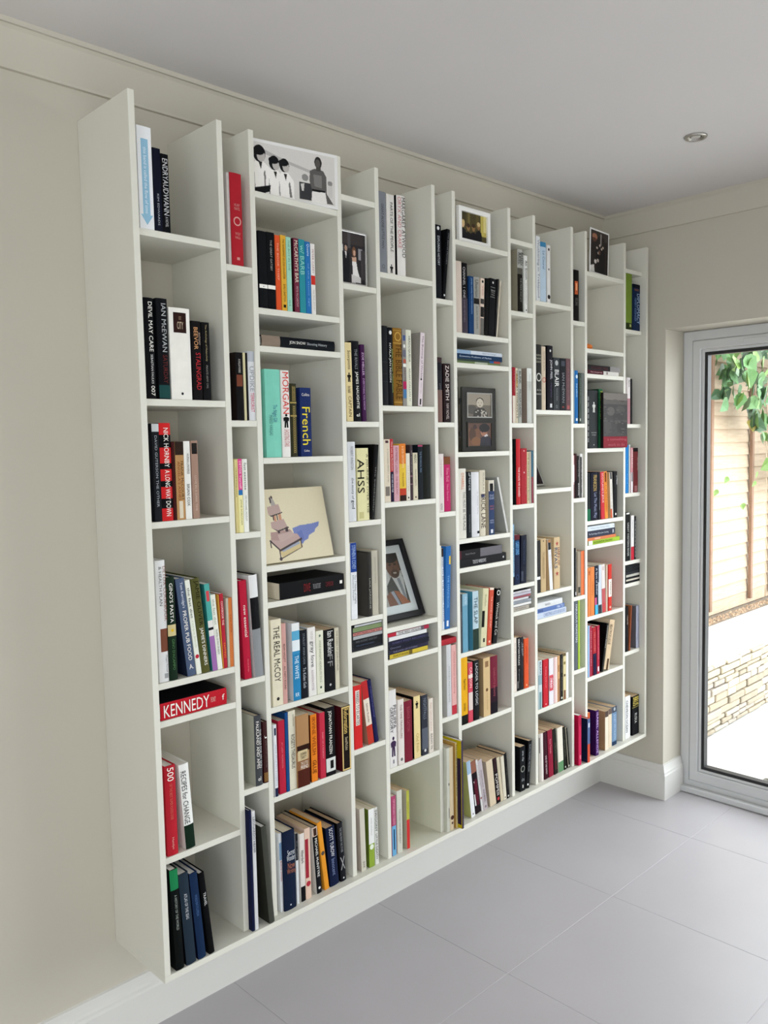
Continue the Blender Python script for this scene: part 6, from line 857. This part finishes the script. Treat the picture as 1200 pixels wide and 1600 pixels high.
# black frame with white mount
bf = empty('framed_photo', (.8055, .040, .728 + FZ + .0085), 'black framed portrait of a smiling man in grey suit, leaning back', 'photo frame', rot=(R(-22.5), 0, 0))
FWd, FHt = .215, .262
frame_ring('frame', FWd, FHt, .0185, 0, .020, M_BLACK, bf, .002)
box('mount_board', (.010, .009, .010), (FWd - .010, .013, FHt - .010), mat('white_mount', (.72, .73, .76, 1), .7), bf)
picture_print('photo_image', bf, .040, .046, .172, .218, .0086, 90, 120, 'a9a4a0', shifted(.27, .86, [('rect', .0, .0, 1, .35, '4a3a34'), ('rect', .0, .3, .3, .65, 'c0bcbc'), ('poly', [(.12, .62), (.36, .46), (.72, .40), (1.0, .52), (1, 1), (.0, 1)], '45443f'),
    ('poly', [(.40, .44), (.80, .40), (.84, .52), (.74, .96), (.58, .80)], 'c2c0c0'), ('poly', [(.58, .50), (.70, .49), (.76, .90), (.66, .90)], '85868c'), ('ell', .55, .24, .26, .25, '6b4a3a'), ('ell', .55, .06, .30, .13, '241c1a'), ('ell', .46, .22, .05, .02, '2c1f1a'), ('ell', .66, .22, .05, .02, '2c1f1a'),
    ('ell', .58, .30, .04, .05, '5c3e30'), ('ell', .58, .40, .16, .08, '4a342a'), ('ell', .58, .385, .07, .018, 'a89a8e'), ('poly', [(.0, .80), (.2, .72), (.34, .86), (.36, 1), (.0, 1)], '7a4f3c'), ('poly', [(.34, .72), (.5, .74), (.86, 1), (.50, 1)], '9a5f44'), ('poly', [(.2, .74), (.32, .72), (.46, 1), (.36, 1)], '9496a0')]), .05)
box('glazing', (.0188, .0062, .0188), (FWd - .0188, .0070, FHt - .0188), M_MATT_GLASS, bf)
box('rebate_back', (.012, .0135, .012), (FWd - .012, .0195, FHt - .012), mat('backing_board', (.03, .03, .03, 1), .7), bf)
# hinged double frame
hf = empty('folding_frame', (1.2005, .022, 1.261 + FZ + .0005), 'dark grey hinged double frame with two children\'s photos', 'photo frame')
M_DG = mat('grey_frame', (.032, .031, .027, 1), .65, .05, 40, spec=.15)
def frame_panel(nm, parent):
    pn = box(nm, (0, .004, 0), (.182, .013, .218), M_DG, parent, .002)
    return pn
pn = frame_panel('front_panel', hf)
for (z0, z1, nm) in ((.118, .197, 'upper_photo'), (.018, .098, 'lower_photo')):
    rr = frame_ring('photo_rebate', .134, z1 - z0 + .006, .004, .0008, .0045, mat('bevel_edge', (.25, .24, .22, 1), .4) if z0 > .1 else M_DG, pn, .0005); rr.location = (.023, 0, z0 - .003)
    if z0 > .1: picture_print(nm, pn, .026, z0, .154, z1, .0030, 70, 46, '8f8578', [('rect', 0, .5, 1, 1, '6a6258'), ('ell', .18, .68, .2, .2, '4f4a44'), ('poly', [(.22, 1), (.28, .72), (.46, .6), (.68, .62), (.82, .8), (.86, 1)], '3a3632')] + [('ell', random.uniform(.3, .78), random.uniform(.66, .97), .035, .03, 'b8b0a4') for _ in range(16)] + [('ell', .52, .34, .16, .17, '2a2622'), ('ell', .52, .40, .145, .19, 'b8ae9e'), ('ell', .46, .39, .022, .018, '3a342e'), ('ell', .59, .39, .022, .018, '3a342e'), ('ell', .52, .51, .035, .014, '5a4a42')], .05)
    else: picture_print(nm, pn, .026, z0, .154, z1, .0030, 70, 46, '5c4238', [('rect', .0, .25, .5, 1, '6e4a34'), ('ell', .2, .5, .14, .3, '4c3428'), ('ell', .35, .8, .2, .2, '7a5236'), ('ell', .3, .18, .08, .1, '3c2a24'), ('poly', [(.5, 1), (.54, .66), (.72, .52), (.94, .60), (1, .8), (1, 1)], '262230'), ('ell', .68, .42, .14, .16, '9a6a54'), ('ell', .70, .22, .22, .19, '1c1516'), ('poly', [(.68, .56), (.80, .48), (.86, .56), (.72, .60)], 'c8c4c4'), ('ell', .61, .40, .03, .02, '3a241c'), ('rect', .54, .86, .8, 1, '1c1a24')], .06)
side_pn = frame_panel('hinged_panel', hf); side_pn.location = (.0, .016, 0); side_pn.rotation_euler = (0, 0, R(54))
for z in (.05, .16): lathe('hinge', [(.003, 0), (.003, .02)], mat('dark_metal', (.02, .02, .02, 1), .4, metal=.8), hf, 12).location = (-.002, .012, z)
# small frame deep in its cubby, leaning back
sf = empty('framed_photo', (1.664, .112, 1.115 + FZ + .0048), 'slim silver frame leaning back in an otherwise empty cubby', 'photo frame', rot=(R(-24), 0, 0))
frame_ring('frame', .138, .19, .007, 0, .010, mat('silver_frame', (.72, .72, .72, 1), .25, metal=.9), sf)
box('backing', (.004, .005, .004), (.134, .008, .186), mat('backing_board', (.03, .03, .03, 1), .7), sf)
picture_print('photo_image', sf, .007, .007, .131, .183, .0045, 30, 44, '3a2c30', [('rect', 0, .0, 1, .4, '5a4a48'), ('ell', .5, .35, .2, .2, '8a6a5a'), ('poly', [(.1, 1), (.25, .6), (.5, .5), (.75, .6), (.9, 1)], '2a2026')], .06)
# colour print with white border
cp = empty('photo_print', (1.9705, .016, 1.950 + FZ + .0048), 'white bordered dark photo print of people at night', 'photo', rot=(0, R(2.0), 0))
box('print_card', (0, .0003, 0), (.140, .0020, .174), mat('photo_paper', (.80, .79, .78, 1), .4), cp)
picture_print('photo_image', cp, .006, .006, .134, .168, 0, 60, 76, '2a2422', [('rect', .0, 0, 1, .12, '3a322e'), ('ell', .22, .15, .15, .08, '9a6a54'), ('ell', .2, .22, .12, .05, '5a3a30'), ('rect', .55, .04, .6, .34, '8a8480'), ('rect', .78, .02, .95, .2, '3c3634'), ('poly', [(.3, .45), (.5, .3), (.75, .35), (.85, .6), (.8, 1), (.3, 1)], '1a1718')] +
    [('ell', x, y, .045, .03, 'b8a89c') for x, y in ((.36, .4), (.52, .33), (.62, .4), (.44, .52), (.7, .36))] + [('ell', .28, .74, .07, .05, 'c8c0bc'), ('ell', .42, .70, .06, .04, 'b0a49c'), ('poly', [(0, .86), (.2, .82), (.24, 1), (0, 1)], 'd0ccc8'), ('ell', .5, .5, .06, .06, '5a4038')], .07)
# book standing face out, jutting past the divider
fo = empty('book', (2.0245, -.0135, 1.261 + FZ + .0005), 'face-out book, dark landscape cover with dark red script band', 'book', 'books in the fourth cubby, second column from the door')
box('cover', (0, .0003, 0), (.188, .0125, .222), cover('2b2726'), fo, .0006, 1)
picture_print('cover_picture', fo, .0005, .046, .1875, .2215, 0, 90, 84, '2f2b2a', [('rect', 0, 0, 1, .16, '6a625c'), ('poly', [(0, .12), (.2, .18), (.5, .14), (.8, .2), (1, .14), (1, .26), (0, .26)], '4a4440'), ('ell', .3, .42, .16, .1, '4f4a47'), ('ell', .7, .38, .2, .08, '3f3b39'), ('ell', .6, .55, .22, .09, '252120'), ('rect', 0, .62, 1, .66, '45403e'), ('poly', [(.05, .7), (.3, .6), (.34, .9), (.1, .96)], '3b3634'), ('ell', .75, .78, .2, .14, '211d1c')] + [('ell', random.random(), random.uniform(.2, 1), .05, .012, random.choice(['524c48', '3c3735', '1e1b1a'])) for _ in range(40)], .12)
box('title_band', (.0005, -.0002, .0005), (.1875, .0004, .0458), cover('8a2230'), fo)
lettering('title_lettering', 's something', .105, .033, .15, .013, -.0006, 'b0606a', fo, True)
lettering('title_lettering', 'work to do', .100, .013, .13, .012, -.0006, 'b0606a', fo, True)
# little orange ornament
orn = empty('orange_ornament', (2.0000, .062, 1.653 + FZ + .0003), 'small round orange ornament beside a bookcase divider', 'ornament')
lathe('ornament_body', [(.020, 0), (.030, .004), (.036, .012), (.033, .021), (.022, .027), (.010, .029), (.003, .028)], mat('orange_glaze', lin('d9742e', 1.2), .35, .06, 30), orn, 28)
lathe('ornament_stalk', [(.004, .0275), (.003, .036), (.0022, .037)], mat('stalk', (.10, .07, .03, 1), .7), orn, 10)

# ------------------------------------------------------------------ garden beyond the glass
GZ = -.068                                            # patio level
M_PAVE = mat('pale_paving', (.66, .65, .62, 1), .85, .05, 4)
pat = tag(box('patio', (XE + .3, -7.0, GZ - .12), (14.0, 3.0, GZ - .004), M_PAVE), kind='structure')
for i in range(8):
    for j in range(6):
        box('paving_slab', (XE + .305 + i * .6, .185 - (j + 1) * .6 + .004, GZ - .03), (XE + .305 + (i + 1) * .6 - .004, .185 - j * .6, GZ + random.uniform(-.001, .001)), M_PAVE, pat, .003, 1)
gw = empty('garden_wall', (5.0, .19, GZ), 'low dry-stone retaining wall of pale split stones along the patio', 'wall')
M_ST = [mat('split_stone_%d' % i, c + (1,), .9, .12, 14, .5) for i, c in enumerate([(.40, .33, .24), (.46, .41, .33), (.33, .28, .21), (.44, .38, .28), (.38, .33, .28), (.48, .42, .32)])]
box('wall_core', (-2.29, .022, .0), (4.0, .26, .352), mat('wall_core_soil', (.14, .115, .09, 1), .95), gw)
z = .002; course = 0
while z < .37:
    hh = random.choice([.026, .030, .034, .042, .048])
    if z + hh > .375: hh = .388 - z
    x = -2.29 + random.uniform(0, .1)
    while x < 1.9:
        L_ = random.uniform(.09, .27); y0 = random.uniform(-.004, .012)
        if L_ > .2 and hh < .03: L_ *= .8
        box('stone', (x, y0, z), (min(x + L_, 2.0) - random.uniform(.005, .011), .03, z + hh - random.uniform(.003, .007)), random.choice(M_ST), gw, .005, 1)
        x += L_
    z += hh
cop = tag(box('raised_bed_coping', (XE + .31, .222, GZ + .3545), (9.2, .66, GZ + .386), mat('white_render', (.72, .71, .69, 1), .8, .03, 5), None, .004), 'smooth pale coping slab on top of the dry-stone garden wall', 'coping')
bed = tag(box('planting_bed', (XE + .31, .661, GZ + .30), (9.2, 1.6, GZ + .384), mat('bare_soil', (.17, .135, .10, 1), .95, .2, 30)), kind='structure')
V = []; Fc = []
for k in range(900):
    x, y = random.uniform(3.4, 7.0), random.uniform(.68, .755); s = random.uniform(.006, .016); a = random.uniform(0, 6.28)
    b0 = len(V); zz = GZ + .3845
    V += [(x + s * math.cos(a), y + s * math.sin(a), zz), (x + s * math.cos(a + 2.1), y + s * math.sin(a + 2.1), zz), (x + s * math.cos(a + 4.2), y + s * math.sin(a + 4.2), zz), (x, y, zz + s * random.uniform(.5, 1))]
    Fc += [(b0, b0 + 1, b0 + 3), (b0 + 1, b0 + 2, b0 + 3), (b0 + 2, b0, b0 + 3), (b0 + 2, b0 + 1, b0)]
tag(mesh_obj('gravel', V, Fc, mat('bark_and_gravel', (.38, .27, .18, 1), .9, .35, 60)), 'brown gravel and bark chips along the foot of the fence', 'gravel', kind='stuff')
M_LAP = mat('lap_board', (.46, .35, .25, 1), .8, .12, 6, .2, stretch=(1.2, 10, 10))
M_BAT = mat('fence_batten', (.24, .14, .09, 1), .8, .12, 10)
FY = .80
words = ['nearer the house wall', 'under the thick creeper', 'beyond the creeper', 'furthest along the bed']
for k in range(4):
    px0 = 2.26 + k * 1.78; px1 = px0 + 1.76
    fp = empty('fence_panel', (px0, FY, GZ + .40), 'weathered lap-board fence panel above the stone wall, ' + words[k], 'fence', 'lap-board fence panels along the raised bed')
    box('gravel_board', (0, .0, -.012), (1.76, .03, .085), M_LAP, fp, .003, 1)
    lap = None
    for b in range(21):
        zb = .088 + b * .095
        if lap is None:
            vv = [(0, -.010, 0), (1.76, -.010, 0), (1.76, .003, 0), (0, .003, 0), (0, .006, .118), (1.76, .006, .118), (1.76, .014, .118), (0, .014, .118)]
            lap = mesh_obj('lap_board', vv, BOXF, M_LAP, fp); lap.location = (0, .004, zb)
        else:
            c_ = lap.copy(); COL.objects.link(c_); c_.parent = fp; c_.location = (0, .004 + random.uniform(-.001, .001), zb)
    for xx in (.02, .70, 1.40):
        box('batten', (xx, -.034, .03), (xx + .035, -.010, 2.10), M_BAT, fp, .002, 1)
    box('capping_rail', (-.005, -.04, 2.10), (1.765, .04, 2.13), M_BAT, fp, .003, 1)
# creeper over the fence
ivy = empty('climbing_plant', (5.1, FY - .05, GZ + .39), 'leafy green creeper hanging over the top of the lap-board fence', 'climbing plant')
LM = [mat('leaf_%d' % i, c + (1,), .5, .1, 20) for i, c in enumerate([(.06, .16, .045), (.09, .20, .06), (.04, .09, .04), (.17, .28, .07), (.12, .18, .10), (.30, .24, .06)])]
def leaf_mesh(m_):
    P = [(0, 0), (.30, .10), (.46, .34), (.30, .62), (.0, 1.0), (-.30, .62), (-.46, .34), (-.30, .10)]
    V = [(a, .06 * abs(a) * 2, b - .0) for a, b in P] + [(0, -.10, .45)]
    Fc = [(8, i, (i + 1) % 8) for i in range(8)]
    me = bpy.data.meshes.new('leaf'); me.from_pydata(V, [], Fc); me.materials.append(m_)
    return me
LMESH = [leaf_mesh(m_) for m_ in LM]
def add_leaf(x, y, z_, s, parent, kind, droop):
    o = bpy.data.objects.new('leaf', LMESH[kind]); COL.objects.link(o); o.parent = parent
    o.location = (x, y, z_); o.scale = (s, s, s); o.rotation_euler = (R(180 + random.uniform(-35, 35)), random.uniform(-1.2, 1.2) * droop, random.uniform(-.6, .6))
    return o
for k in range(295):
    x = -.5 + 1.6 * random.random() ** 1.25; top = 2.10
    low = 1.36 - .5 * max(0, x) if x > -.1 else 1.52
    if x > .35: low = .95
    z_ = top - (top - low) * (random.random() ** 1.5)
    add_leaf(x, -random.uniform(.07, .2), z_, random.uniform(.075, .15), ivy, random.choices(range(6), [4, 5, 3, 3, 4, .5])[0], 1)
for (x, z_) in ((-.47, .92), (-.05, .80), (.18, .95), (.2, 1.02), (-.3, 1.0)): add_leaf(x, -.075, z_, .055, ivy, 3, .6)
def vine(parent, pts, r_):
    cu = bpy.data.curves.new('stem', 'CURVE'); cu.dimensions = '3D'; cu.bevel_depth = r_; cu.bevel_resolution = 1
    sp = cu.splines.new('POLY'); sp.points.add(len(pts) - 1)
    for p_, q in zip(sp.points, pts): p_.co = (*q, 1)
    tmp = bpy.data.objects.new('stem', cu); me = bpy.data.meshes.new_from_object(tmp)
    bpy.data.objects.remove(tmp); bpy.data.curves.remove(cu)
    me.materials.clear(); me.materials.append(mat('vine_bark', (.13, .10, .07, 1), .9, .2, 40))
    o = bpy.data.objects.new('stem', me); COL.objects.link(o); o.parent = parent
for k in range(7):
    x = random.uniform(.1, 1.2); pts = []
    for j in range(9): pts.append((x + random.uniform(-.04, .04) + .02 * j, -.07 + random.uniform(-.01, .01), 2.1 - j * random.uniform(.12, .17)))
    vine(ivy, pts, random.choice([.004, .006, .012]))
vine(ivy, [(.55, -.085, 0.02), (.52, -.08, .4), (.58, -.08, .9), (.50, -.08, 1.3), (.62, -.08, 1.7), (.55, -.08, 2.1)], .014)
# fallen leaves on the paving
FLM = [mat('fallen_leaf_%d' % i, c + (1,), .8) for i, c in enumerate([(.16, .12, .08), (.22, .17, .10), (.11, .10, .08)])]
FL = [leaf_mesh(m_) for m_ in FLM]
spots = [(3.62, -.08, .05, 'nearest the stone wall corner'), (3.05, -.30, .06, ''), (3.30, -.42, .05, ''), (3.9, -.32, .07, ''), (3.72, -.52, .055, ''), (2.95, -.22, .04, ''), (3.45, -.18, .04, ''), (4.3, -.2, .05, '')]
for (x, y, s, _) in spots:
    o = bpy.data.objects.new('fallen_leaf', FL[random.randrange(3)]); COL.objects.link(o)
    o.location = (x, y, GZ + .0085); o.scale = (s, s, s); o.rotation_euler = (R(94), 0, random.uniform(0, 6.28))
    tag(o, 'curled brown fallen leaf on the pale patio paving', 'leaf', 'fallen leaves on the patio')
